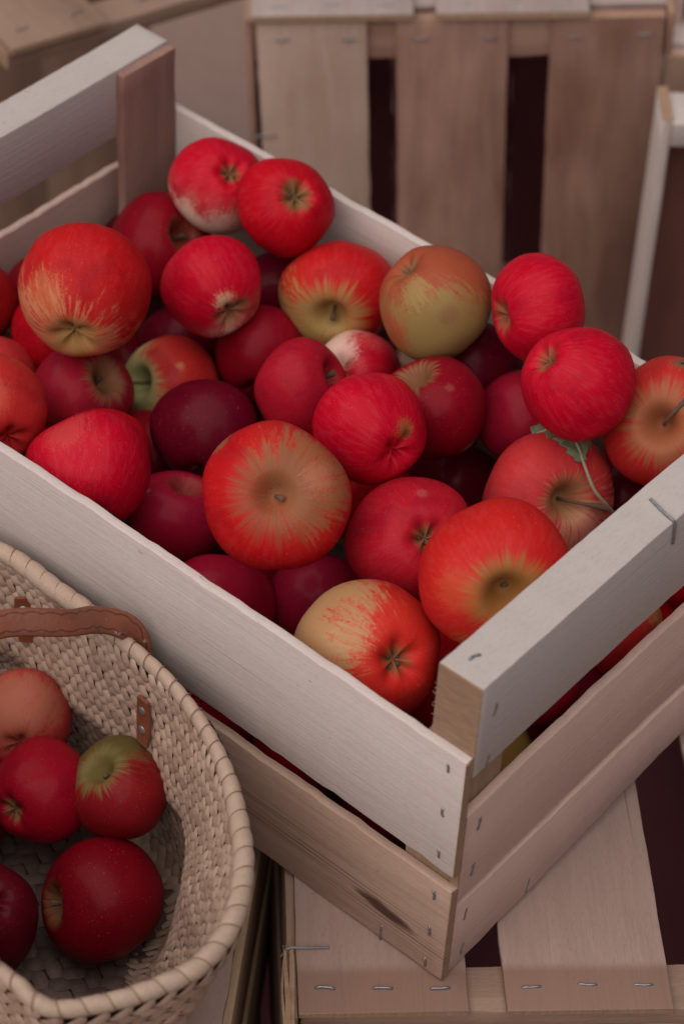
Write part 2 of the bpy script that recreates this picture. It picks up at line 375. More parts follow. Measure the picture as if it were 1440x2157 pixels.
# ================================================================== other crates (bottom slats outward, z' into the crate)
def slatted_crate(mtx, label, slats, smat, height=.2, W=.305, L=.50, group=None, batten=.0285, bmat=None, seed=0, top_boards=None, tmat=None, skip_staples=False, name='wooden_crate'):
    c = empty(name, mtx); tag(c, label, 'crate', group)
    bmat = bmat or smat
    for k, (a, b) in enumerate(slats):
        s = board(c, 'bottom_slat', smat, (b, 0.0, 0), Y, -X, L, b - a, .0042, seed=seed + k, n=34, rough=.0007, bow=.0008, rnd=.0006)
        # thickness direction Y x -X = +Z (into the crate)
        if not skip_staples:
            nS = 3 if (b - a) > .083 else 2
            for q in range(nS):
                fx = a + (b - a) * ((.16, .5, .84)[q] if nS == 3 else (.22, .84)[q])
                staple(s, (fx, .014 + .0006 * ((q * 7 + k) % 3), -.0001), (1, .06 * ((q + k) % 3 - .6), 0), -Z, .0095)
    for y in (0.003, L / 2 - .014, L - .031):
        board(c, 'batten', bmat, (.002, y, .0046), X, Y, W - .004, batten, .0130, seed=seed + 11 + int(y * 10), n=24)
    for x0, s in ((-.0055, 0), (W + .0002, 1)):
        for (za, h) in ((.0035, .072), (.088, height - .092)):
            # dl=Y, dw=Z -> thickness +X
            board(c, 'side_board', bmat, (x0, .0, za), Y, Z, L, h, .005, seed=seed + 21 + s + int(za * 100), n=24, rough=.0012)
    for y0 in (-.0015, L - .0055):
        # dl=X, dw=Z -> thickness -Y
        for (za, h) in ((.0185, .06), (.095, height - .10)):
            board(c, 'end_board', tmat or bmat, (.0005, y0 + .005, za), X, Z, W - .001, h, .0048, seed=seed + 31 + int(y0 * 50) + int(za * 90), n=20, rough=.0012)
    for px in (.001, W - .027):
        for py in (.0060, L - .032):
            board(c, 'corner_post', bmat, (px, py, .0180), Z, X, height - .02, .026, .024, seed=seed + 41, n=8)
    if top_boards:
        for k, (a, b, z0, z1, lift) in enumerate(top_boards):
            # boards on the end face, running into the depth: dl=Z, dw=X -> Z x X = +Y
            tb = board(c, 'end_slat', tmat, (a, -.0068 - lift, z0), Z, X, z1 - z0, b - a, .0050, seed=seed + 51 + k, n=16)
            for q in range(3):
                staple(tb, (a + (b - a) * (.17 + .33 * q), -.0068 - lift, z0 + .012 + .002 * (q % 2)), (1, 0, .05), -Y, .011)
    return c

E_ = Vector((.687, -.727, 0)).normalized(); S_ = Vector((.727, .687, 0)).normalized(); S_ = (S_ - E_ * S_.dot(E_)).normalized()
ORG = E_ * (-.0745) + S_ * (-.0185)
Wd = .305
low = slatted_crate(frame(ORG + E_ * Wd + Vector((0, 0, -.0012)), -E_, S_, -Z), 'upturned slatted crate under the front corner of the apple crate, bright staples along its slats',
    [(Wd - .0883, Wd), (Wd - .195, Wd - .108), (0.0, .080)], M_SLAT, seed=100, height=.210, bmat=M_TAN)
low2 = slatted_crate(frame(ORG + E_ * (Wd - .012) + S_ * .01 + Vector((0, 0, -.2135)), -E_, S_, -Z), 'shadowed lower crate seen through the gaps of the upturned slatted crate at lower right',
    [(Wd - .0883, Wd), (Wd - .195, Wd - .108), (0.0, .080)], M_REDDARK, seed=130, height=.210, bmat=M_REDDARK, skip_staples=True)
# splintered strip and long wire on the left edge of the upturned crate
def splinter_strip():
    bm = bmesh.new()
    for k, (dx, w_) in enumerate(((0, .0034), (.0030, .0026), (.0052, .0014))):
        rs = random.Random(40 + k); prev = None
        for i in range(15):
            y = -.02 + i * (.062 - .004 * k) / 14
            x = .3068 + dx + .0005 * math.sin(i * .45 + k * 2); ww = w_ * (1 - .5 * (i / 14) ** 3) ; z = -.0006 + rs.uniform(-.0005, .0005) - .001 * (k == 1)
            ring = [bm.verts.new((x, y, z)), bm.verts.new((x + ww, y + rs.uniform(-.001, .001), z + .0007)), bm.verts.new((x + ww, y, z + .012)), bm.verts.new((x, y, z + .012))]
            if prev:
                for q in range(4): bm.faces.new((prev[q], prev[(q + 1) % 4], ring[(q + 1) % 4], ring[q]))
            else: bm.faces.new(ring)
            prev = ring
        bm.faces.new(prev[::-1])
    rs = random.Random(9)
    for k in range(14):
        p = Vector((.3068 + rs.uniform(0, .007), .040 + rs.uniform(-.004, .002), rs.uniform(-.001, .004)))
        tube(bm, [p, p + Vector((rs.uniform(-.001, .001), rs.uniform(.001, .004), rs.uniform(-.001, .0005)))], [.0003, .00008], 4)
    bmesh.ops.recalc_face_normals(bm, faces=bm.faces)
    link('splintered_strip', bm, M_POST, low, None)
    sl = [o for o in low.children if o.name.startswith('bottom_slat')][0]
    bm = bmesh.new(); inv = LM[sl.name].inverted()
    tube(bm, [inv @ Vector(p) for p in ((.2880, .0405, .003), (.2880, .0405, -.0008), (.2930, .0402, -.0013), (.3000, .0400, -.0014), (.3080, .0403, -.0014), (.3108, .0395, -.0006), (.3120, .0385, .003))], .00065, 7)
    link('staple', bm, M_STAPLE, sl)
splinter_strip()

# crate carrying the basket (slightly turned)
S2 = Vector((.822, .569, 0)).normalized(); E2 = Vector((.569, -.822, 0)).normalized()
P2 = Vector((-.0808, .0797, -.0300)) - S2 * .29
lc = slatted_crate(frame(P2 + Vector((0, 0, -.0012)), -E2, S2, -Z), 'upturned crate standing under the straw basket at lower left', [(0, .094), (.106, .200), (.212, .305)], M_SLAT, seed=160, height=.214, bmat=M_POST, L=.48)
lc2 = slatted_crate(frame(P2 + S2 * .004 + Vector((0, 0, -.2170)), -E2, S2, -Z), 'bottom crate of the stack that carries the straw basket', [(0, .094), (.106, .200), (.212, .305)], M_TAN, seed=190, height=.185, bmat=M_POST, L=.48, skip_staples=True)

M_BGLIGHT = wood('pale_weathered_slat', (.60, .46, .39), (.42, .28, .21), blotch=.6)
# crate standing on its end behind, its three bottom slats facing us
U = Vector((.6466, -.7599, .0667)).normalized(); V = Vector((.0432, -.0508, -.9978)); V = (V - U * V.dot(U)).normalized(); N = U.cross(V)
bgc = slatted_crate(frame((.5152, .6039, .075), U, V, N), 'empty crate standing on its end behind the apples, three brown stained slats facing forward',
    [(.0033, .0838), (.1052, .1870), (.2178, .3003)], M_BGSLAT, seed=220, height=.21, W=.3035, L=.50, batten=.0315, bmat=M_BGSLAT,
    top_boards=[(.0, .1175, -.003, .18, .0006), (.1345, .2455, -.003, .18, .0006)], tmat=M_BGTOP)
sl0 = [o for o in bgc.children if o.name.startswith('bottom_slat')][0]; sl0.data.materials[0] = M_BGLIGHT
for k in range(1):
    s0 = [o for o in bgc.children if o.name.startswith('bottom_slat')][0]
    staple(s0, (.0062, .0985, -.0002), (1, -.03, 0), -Z, .016)

slatted_crate(frame(Vector((.5152, .6039, .055)) + N * .225 + U * .004, U, V, N), 'added dark crate standing on end behind the brown slatted one, seen through its gaps',
    [(.0, .1008), (.1011, .2010), (.2013, .3033)], M_REDDARK, seed=250, height=.12, W=.3035, L=.48, bmat=M_REDDARK, skip_staples=True)  # added behind the slats so that their gaps stay dark

# shallow tray on end leaning on it at the right
def tray():
    U2 = Vector((.6466, -.7599, .02)).normalized(); V2 = Vector((.03, -.035, -1)); V2 = (V2 - U2 * V2.dot(U2)).normalized(); N2 = U2.cross(V2)
    c = empty('wooden_tray', frame((.6318, .3190, .070), U2, V2, N2))
    tag(c, 'shallow brown-backed wooden tray standing on end at the right edge, pale side strip', 'tray')
    board(c, 'side_board', M_BOARD, (0, 0, 0), Y, Z, .50, .044, .0075, seed=301, rnd=.0022, n=24)
    board(c, 'side_board', M_BOARD, (.28, 0, 0), Y, Z, .50, .044, .0075, seed=302, rnd=.002, n=24)
    board(c, 'end_rail', M_RAIL, (.0080, .0215, -.001), X, Z, .2715, .040, .0200, seed=303, rnd=.0015)
    board(c, 'end_rail', M_RAIL, (.0080, .499, -.001), X, Z, .2715, .034, .0200, seed=304, rnd=.0015)
    board(c, 'back_panel', M_BROWN, (.0080, .022, .0405), Y, X, .455, .2715, .004, seed=305)
tray()

# two more crates on end in the top right corner
U3 = Vector((.6466, -.7599, 0)).normalized(); N3 = Vector((.7599, .6466, 0)).normalized()
slatted_crate(frame((.7150, .3720, .060), U3, -Z, N3), 'crate on end with a pale top edge, behind the tray at the right edge', [(.0, .08), (.105, .19), (.22, .30)], M_TAN, seed=330, height=.042, L=.49, bmat=M_BOARD_WARM2, skip_staples=True, tmat=M_BOARD)
slatted_crate(frame((.7440, .4020, .18), U3, -Z, N3), 'tall crate on end in the top right corner, tan slat beside a pale post', [(.0, .018), (.024, .12), (.15, .30)], M_BOARD_WARM2, seed=360, height=.21, L=.61, bmat=M_TAN)

# upturned crate top left
DF = Vector((.958, -.286, .0)).normalized(); DB = Vector((.286, .958, .0)).normalized()
tl = empty('crate_lid', frame((.3690, .7030, .070), DF, DB, Z)); tag(tl, 'tan slatted crate lid with staples jutting in at the top left corner', 'crate lid')
for k, (a, b) in enumerate(((0, .0785), (.17, .25))):
    s = board(tl, 'slat', M_TAN, (a, 0, .0045), Y, X, .34, b - a, .0045, seed=400 + k)   # Y x X = -Z
    for q in range(2): staple(s, (a + .018 + .045 * q, .020, .0046), (1, .1, 0), Z, .011)
bt = board(tl, 'batten', M_TAN, (-.001, .004, -.0140), X, Y, .30, .030, .0135, seed=410)
staple(bt, (.118, .02, -.0003), (1, 0, 0), Z, .011)
board(tl, 'batten', M_TAN, (-.001, .30, -.0140), X, Y, .30, .030, .0135, seed=411)
slatted_crate(frame(Vector((.3690, .7030, -.2228)) + DB * .30 + DF * -.03 + Vector((0, 0, .2785)), DF, -Z, DB), 'crate on end carrying the slatted lid at the top left', [(.0, .1008), (.1012, .2010), (.2014, .305)], M_TAN, seed=430, height=.18, L=.488, skip_staples=True)
# ================================================================== apples
def ax_world(v):   # view-aligned triple (right, down, toward camera) -> world
    return (CR * v[0] - CU * v[1] - CF * v[2]).normalized()

def apple_material(key, red, ground, bdir, bias, streak, cav, cavr, russet, polar, spots, dull, pale=None):
    """bdir, spots in the apple's own space; bias>0 more red"""
    t = NT('apple_skin_' + key); oc = t.n('ShaderNodeTexCoord').outputs['Object']
    sd = (sum(ord(ch) * (i + 3) for i, ch in enumerate(key)) % 97) * 1.37
    nrm = t.vm('NORMALIZE', oc)
    sep = t.n('ShaderNodeSeparateXYZ', {0: nrm})
    flat = t.n('ShaderNodeCombineXYZ', {0: sep.outputs[0], 1: sep.outputs[1], 2: 0.0}).outputs[0]
    mer = t.vm('NORMALIZE', flat)
    # meridional streaks: vary fast around, slowly from pole to pole
    sv = t.vm('ADD', t.vm('ADD', t.vm('MULTIPLY', mer, (7.5, 7.5, 0)), t.n('ShaderNodeCombineXYZ', {2: t.math('MULTIPLY', sep.outputs[2], 1.5)}).outputs[0]), (sd, sd * .7, sd * .3))
    st = t.noise(sv, 1.7, 6, .72, .25)
    st2 = t.noise(t.vm('ADD', t.vm('ADD', t.vm('MULTIPLY', mer, (13, 13, 0)), t.n('ShaderNodeCombineXYZ', {2: t.math('MULTIPLY', sep.outputs[2], 4.0)}).outputs[0]), (sd, 0, sd)), 1.0, 3, .6)
    big = t.noise(t.vm('ADD', nrm, (sd, sd * 2, sd * 3)), 1.6, 3, .55)
    fine = t.noise(t.vm('ADD', nrm, (sd * 2, sd, 0)), 26, 4, .65)
    dt = t.vm('DOT_PRODUCT', nrm, tuple(bdir))
    f = t.math('ADD', t.math('MULTIPLY', dt, .9), bias)
    f = t.math('ADD', f, t.math('MULTIPLY', t.math('SUBTRACT', st, .5), streak * 3.4))
    f = t.math('ADD', f, t.math('MULTIPLY', t.math('SUBTRACT', st2, .5), .12 + streak * 2.4))
    f = t.math('ADD', f, t.math('MULTIPLY', t.math('SUBTRACT', big, .5), 1.0))
    f = t.math('ADD', f, t.math('MULTIPLY', t.math('SUBTRACT', fine, .5), .75))
    if polar:
        f = t.math('ADD', f, t.math('MULTIPLY', t.math('SUBTRACT', .45, t.math('ABSOLUTE', sep.outputs[2]) if polar < 0 else sep.outputs[2]), abs(polar)))
    m = t.ramp(f, -.42, .50)
    mid = tuple(.74 * a + .26 * b for a, b in zip(red, ground)); mid = (max(mid[0], red[0] * 1.02), mid[1] * .72, mid[2] * .8)
    c1 = t.mix(t.ramp(m, 0, .55, False), rgb(*ground), rgb(*mid)); c = t.mix(t.ramp(m, .4, 1, False), c1, rgb(*red))
    # darker wine flecks and streaks within the red
    dk = t.math('MULTIPLY', t.ramp(t.math('ADD', t.math('MULTIPLY', st2, .5), t.math('MULTIPLY', st, .5)), .50, .68), t.math('MULTIPLY', m, .55))
    c = t.mix(dk, c, rgb(red[0] * .52, red[1] * .45, red[2] * .8))
    lt = t.math('MULTIPLY', t.ramp(fine, .54, .74), min(.30, .07 + .6 * streak))
    c = t.mix(lt, c, rgb(min(1, mid[0] * 1.1 + .05), mid[1] * 1.6 + .015, mid[2] * 1.4 + .02))
    pk = t.math('MULTIPLY', t.ramp(t.math('ADD', t.math('MULTIPLY', st2, .55), t.math('MULTIPLY', st, .45)), .47, .60), t.math('MULTIPLY', m, .40 * min(1, red[0] / .45)))
    kk = min(1, red[0] / .47) ** 1.3
    c = t.mix(pk, c, rgb(min(1, red[0] * 1.12 + .05 * kk), red[1] + .026 * kk, red[2] + .028 * kk))
    bl = t.math('MULTIPLY', t.ramp(big, .52, .66), t.math('MULTIPLY', m, .40))
    c = t.mix(bl, c, rgb(red[0] * .62, red[1] * .6, red[2] * .9))
    # cavity tone at the ends of the core
    zz = sep.outputs[2] if cav > 0 else t.math('MULTIPLY', sep.outputs[2], -1.0)
    rad = t.math('SUBTRACT', 1.0, zz)   # 0 at pole direction
    rd = t.math('ADD', rad, t.math('MULTIPLY', t.math('SUBTRACT', st, .5), .55 * cavr))
    rd = t.math('ADD', rd, t.math('MULTIPLY', t.math('SUBTRACT', st2, .5), .3 * cavr))
    ray = t.noise(t.vm('ADD', t.vm('MULTIPLY', mer, (5.5, 5.5, 0)), (sd, sd, sd)), 1.6, 5, .7)
    rd = t.math('ADD', rd, t.math('MULTIPLY', t.math('SUBTRACT', ray, .5), 2.2 * cavr))
    cf = t.math('MULTIPLY', t.math('SUBTRACT', 1.0, t.ramp(rd, cavr * .25, cavr)), russet)
    c = t.mix(cf, c, rgb(*(pale or (.17, .115, .045))))
    # lenticels
    vo = t.n('ShaderNodeTexVoronoi', {'Vector': nrm, 'Scale': 13.0, 'Randomness': 1.0})
    cell = t.n('ShaderNodeSeparateXYZ', {0: vo.outputs['Color']}).outputs[0]
    ld = t.math('MULTIPLY', t.math('SUBTRACT', 1.0, t.ramp(vo.outputs['Distance'], .05, .12)), t.math('MULTIPLY', t.ramp(cell, .35, .9), .65))
    c = t.mix(ld, c, rgb(.46, .22, .12))
    vo2 = t.n('ShaderNodeTexVoronoi', {'Vector': t.vm('ADD', nrm, (sd, 0, 0)), 'Scale': 25.0, 'Randomness': 1.0})
    cell2 = t.n('ShaderNodeSeparateXYZ', {0: vo2.outputs['Color']}).outputs[1]
    ld2 = t.math('MULTIPLY', t.math('SUBTRACT', 1.0, t.ramp(vo2.outputs['Distance'], .05, .16)), t.math('MULTIPLY', t.ramp(cell2, .3, .9), .5))
    c = t.mix(ld2, c, rgb(.50, .17, .09))
    # scab, scratches
    sc = t.noise(t.vm('ADD', t.vm('MULTIPLY', nrm, (1, 1.6, 3.5)), (sd * 3, 1, 2)), 9, 5, .7, 1.2)
    c = t.mix(t.math('MULTIPLY', t.ramp(sc, .65, .72), .5), c, rgb(.30, .16, .09))
    rough = .44
    for (pv, rr, col, k) in spots:
        dd = t.vm('DISTANCE', nrm, tuple(pv))
        dd = t.math('ADD', dd, t.math('MULTIPLY', t.math('SUBTRACT', fine, .5), rr * 1.5))
        dd = t.math('ADD', dd, t.math('MULTIPLY', t.math('SUBTRACT', st, .5), rr * 1.6))
        c = t.mix(t.math('MULTIPLY', t.math('SUBTRACT', 1.0, t.ramp(dd, rr * .35, rr * 1.05)), k), c, rgb(*col))
    if dull: c = t.mix(dull, c, rgb(.19, .12, .055))
    t.out(c, t.math('ADD', t.math('MULTIPLY', fine, .16), rough - .06), .08)
    t.b.inputs['Coat Weight'].default_value = .09; t.b.inputs['Coat Roughness'].default_value = .22
    t.b.inputs['Specular Tint'].default_value = (1, .62, .66, 1)
    t.bump(t.math('ADD', t.math('MULTIPLY', fine, .5), t.math('MULTIPLY', sc, .5)), .0006, .35)
    return t.m

def apple_mesh(R_, seed, h=.92, lob=.03, deep=.52, basin=.28, wob=.06):
    rs = random.Random(seed); bm = bmesh.new(); NR, NS = 46, 60; R_ *= 1.045
    ph = [rs.uniform(0, 6.28) for _ in range(8)]; am = [rs.uniform(.4, 1) * wob for _ in range(4)]
    tilt = Vector((rs.uniform(-.07, .07), rs.uniform(-.07, .07)))
    taper = rs.uniform(.03, .10)
    rings = []
    for i in range(1, NR):
        q = i / NR; phi = math.pi * (q - .055 * math.sin(2 * math.pi * q))
        ring = []
        for k in range(NS):
            th = 2 * math.pi * k / NS
            s, c = math.sin(phi), math.cos(phi)
            rho = s ** .86 * (1 + taper * c * .8)
            rho *= 1 + lob * math.cos(5 * th + ph[0]) * (1 - c) * .5 * s + am[0] * math.cos(th + ph[1]) * c + am[1] * .8 * math.cos(2 * th + ph[2]) + am[2] * .5 * math.cos(3 * th + ph[3] + c)
            z = h * (c + .05 * (1 - c * c))
            z -= deep * math.exp(-(rho / .23) ** 2) if c > 0 else 0
            z += basin * math.exp(-(rho / .27) ** 2) * (1 + .25 * math.cos(5 * th + ph[0])) if c < 0 else 0
            x, y = rho * math.cos(th), rho * math.sin(th)
            z += tilt.x * x + tilt.y * y
            d = .018 * noise.noise(Vector((x * 2.2 + seed, y * 2.2, z * 2.2)))
            ring.append(bm.verts.new(Vector((x, y, z)) * (R_ * (1 + d))))
        rings.append(ring)
    for a, b in zip(rings, rings[1:]):
        for k in range(NS): bm.faces.new((a[k], b[k], b[(k + 1) % NS], a[(k + 1) % NS]))
    for ring, flip in ((rings[0], False), (rings[-1], True)):
        c = bm.verts.new(sum((v.co for v in ring), Vector()) / NS)
        for k in range(NS): bm.faces.new((c, ring[k], ring[(k + 1) % NS]) if not flip else (c, ring[(k + 1) % NS], ring[k]))
    bmesh.ops.recalc_face_normals(bm, faces=bm.faces)
    return bm, h - deep, -(h - basin)

M_STEM = metal('stem_bark', (.14, .085, .05), .8); M_STEM.node_tree.nodes['Principled BSDF'].inputs['Metallic'].default_value = 0
M_CALYX = metal('dry_calyx', (.13, .09, .055), .9); M_CALYX.node_tree.nodes['Principled BSDF'].inputs['Metallic'].default_value = 0

def stem(ap, R_, z0, seed, tip=None, ln=.42, rad=.0011):
    rs = random.Random(seed + 5); bm = bmesh.new()
    p0 = Vector((0, 0, (z0 - .03) * R_))
    p3 = Vector(tip) if tip is not None else Vector((rs.uniform(-.12, .12), rs.uniform(-.12, .12), z0 + ln)) * R_
    p1 = p0 + Vector((0, 0, .2 * R_)) if tip is None else Vector((0, 0, .98 * R_)); pts = []
    for i in range(11):
        s = i / 10; p = p0 * (1 - s) ** 2 + p1 * 2 * s * (1 - s) + p3 * s * s
        pts.append(p + Vector((rs.uniform(-1, 1), rs.uniform(-1, 1), 0)) * .00012)
    rr = [rad * (1.25 if i < 1 else .9 if i < 7 else .9 + .20 * (i - 6)) for i in range(11)]
    tube(bm, pts, rr, 8)
    return link('stem', bm, M_STEM, ap)
def calyx(ap, R_, z0, seed):
    rs = random.Random(seed + 9); bm = bmesh.new()
    for k in range(6):
        a = 6.2832 * k / 6 + rs.uniform(-.3, .3); d = Vector((math.cos(a), math.sin(a), 0)); n = Vector((-d.y, d.x, 0))
        zb = z0 * R_; w_ = .055 * R_; L_ = rs.uniform(.11, .17) * R_
        prev = None
        for i in range(5):
            s = i / 4; cpos = d * (.02 * R_ + L_ * s) + Vector((0, 0, zb - (.075 * R_ * math.sin(s * 2.6)) + .01 * R_))
            ww = w_ * (1 - s) ** .7 + .00005
            row = [bm.verts.new(cpos + n * ww), bm.verts.new(cpos + Vector((0, 0, -.0004))), bm.verts.new(cpos - n * ww)]
            if prev:
                bm.faces.new((prev[0], prev[1], row[1], row[0])); bm.faces.new((prev[1], prev[2], row[2], row[1]))
            prev = row
    tube(bm, [Vector((0, 0, z0 * R_ + .0005)), Vector((0, 0, z0 * R_ - .0006)), Vector((0, 0, z0 * R_ - .0012))], [.055 * R_, .05 * R_, .02 * R_], 10)
    return link('calyx', bm, M_CALYX, ap)

PINKRED = (.45, .002, .017); REDC = (.42, .002, .010); ORRED = (.43, .007, .009); CRIM = (.20, .002, .010); DARK = (.095, .001, .009)  # CRIM, DARK: darker varieties, deepened further to hold the heap's shade
ORG = (.42, .11, .045); TANG = (.36, .18, .065); YEL = (.52, .34, .12); GRN = (.29, .25, .09); PALE = (.60, .33, .22); OLV = (.24, .155, .045); CREAM = (.62, .42, .33)

def make_apple(key, pos, R_, end='none', v=(.1, -.90, -.42), red=REDC, ground=ORG, bd=(0, 0, 1), bias=.9, streak=.10, cavr=.12, russet=.7, polar=0, spots=(), dull=0, pale=None,
               label='', group=None, stem_to=None, sl=.42, h=.92, seed=None, wob=.06, mat=None, bruise=(), cat='apple', deep=.52):
    seed = seed if seed is not None else sum(ord(c_) * (i + 1) for i, c_ in enumerate(key))
    v = Vector(v)
    if v.length < 1 and abs(v[2]) < 1e-6: v = Vector((v[0], v[1], math.sqrt(max(.02, 1 - v[0] ** 2 - v[1] ** 2))))
    A = ax_world(v); zl = A if end in ('stem', 'none') else -A
    xl = zl.orthogonal().normalized(); xl.rotate(Matrix.Rotation(seed * .7, 3, zl)); yl = zl.cross(xl)
    M = frame(pos, xl, yl, zl); Mi = M.to_3x3().inverted()
    loc = lambda q: (Mi @ ax_world(Vector(q))).normalized()
    bm, zs, zc = apple_mesh(R_, seed, h=h, wob=wob, deep=deep)
    # bruises sink a little
    for q, rr, dep in bruise:
        c_ = loc(q)
        for vt in bm.verts:
            d = (vt.co.normalized() - c_).length
            if d < rr * 2: vt.co *= 1 - dep * math.exp(-(d / rr) ** 2)
    if mat is None:
        sp = [(loc(q), rr, col, k) for q, rr, col, k in spots]
        mat = apple_material(key, red, ground, loc(bd), bias, streak, 1 if end != 'calyx' else -1, cavr, russet, polar, sp, dull, pale)
    o = link('apple', bm, mat, None, M, sharp=180)
    tag(o, label, cat, group)
    if end == 'stem' or stem_to is not None:
        tip = None
        if stem_to is not None: tip = Mi @ ax_world(Vector(stem_to)) * (Vector(stem_to).length * R_)
        stem(o, R_, zs, seed, tip, sl)
    if end == 'calyx': calyx(o, R_, zc, seed)
    return o

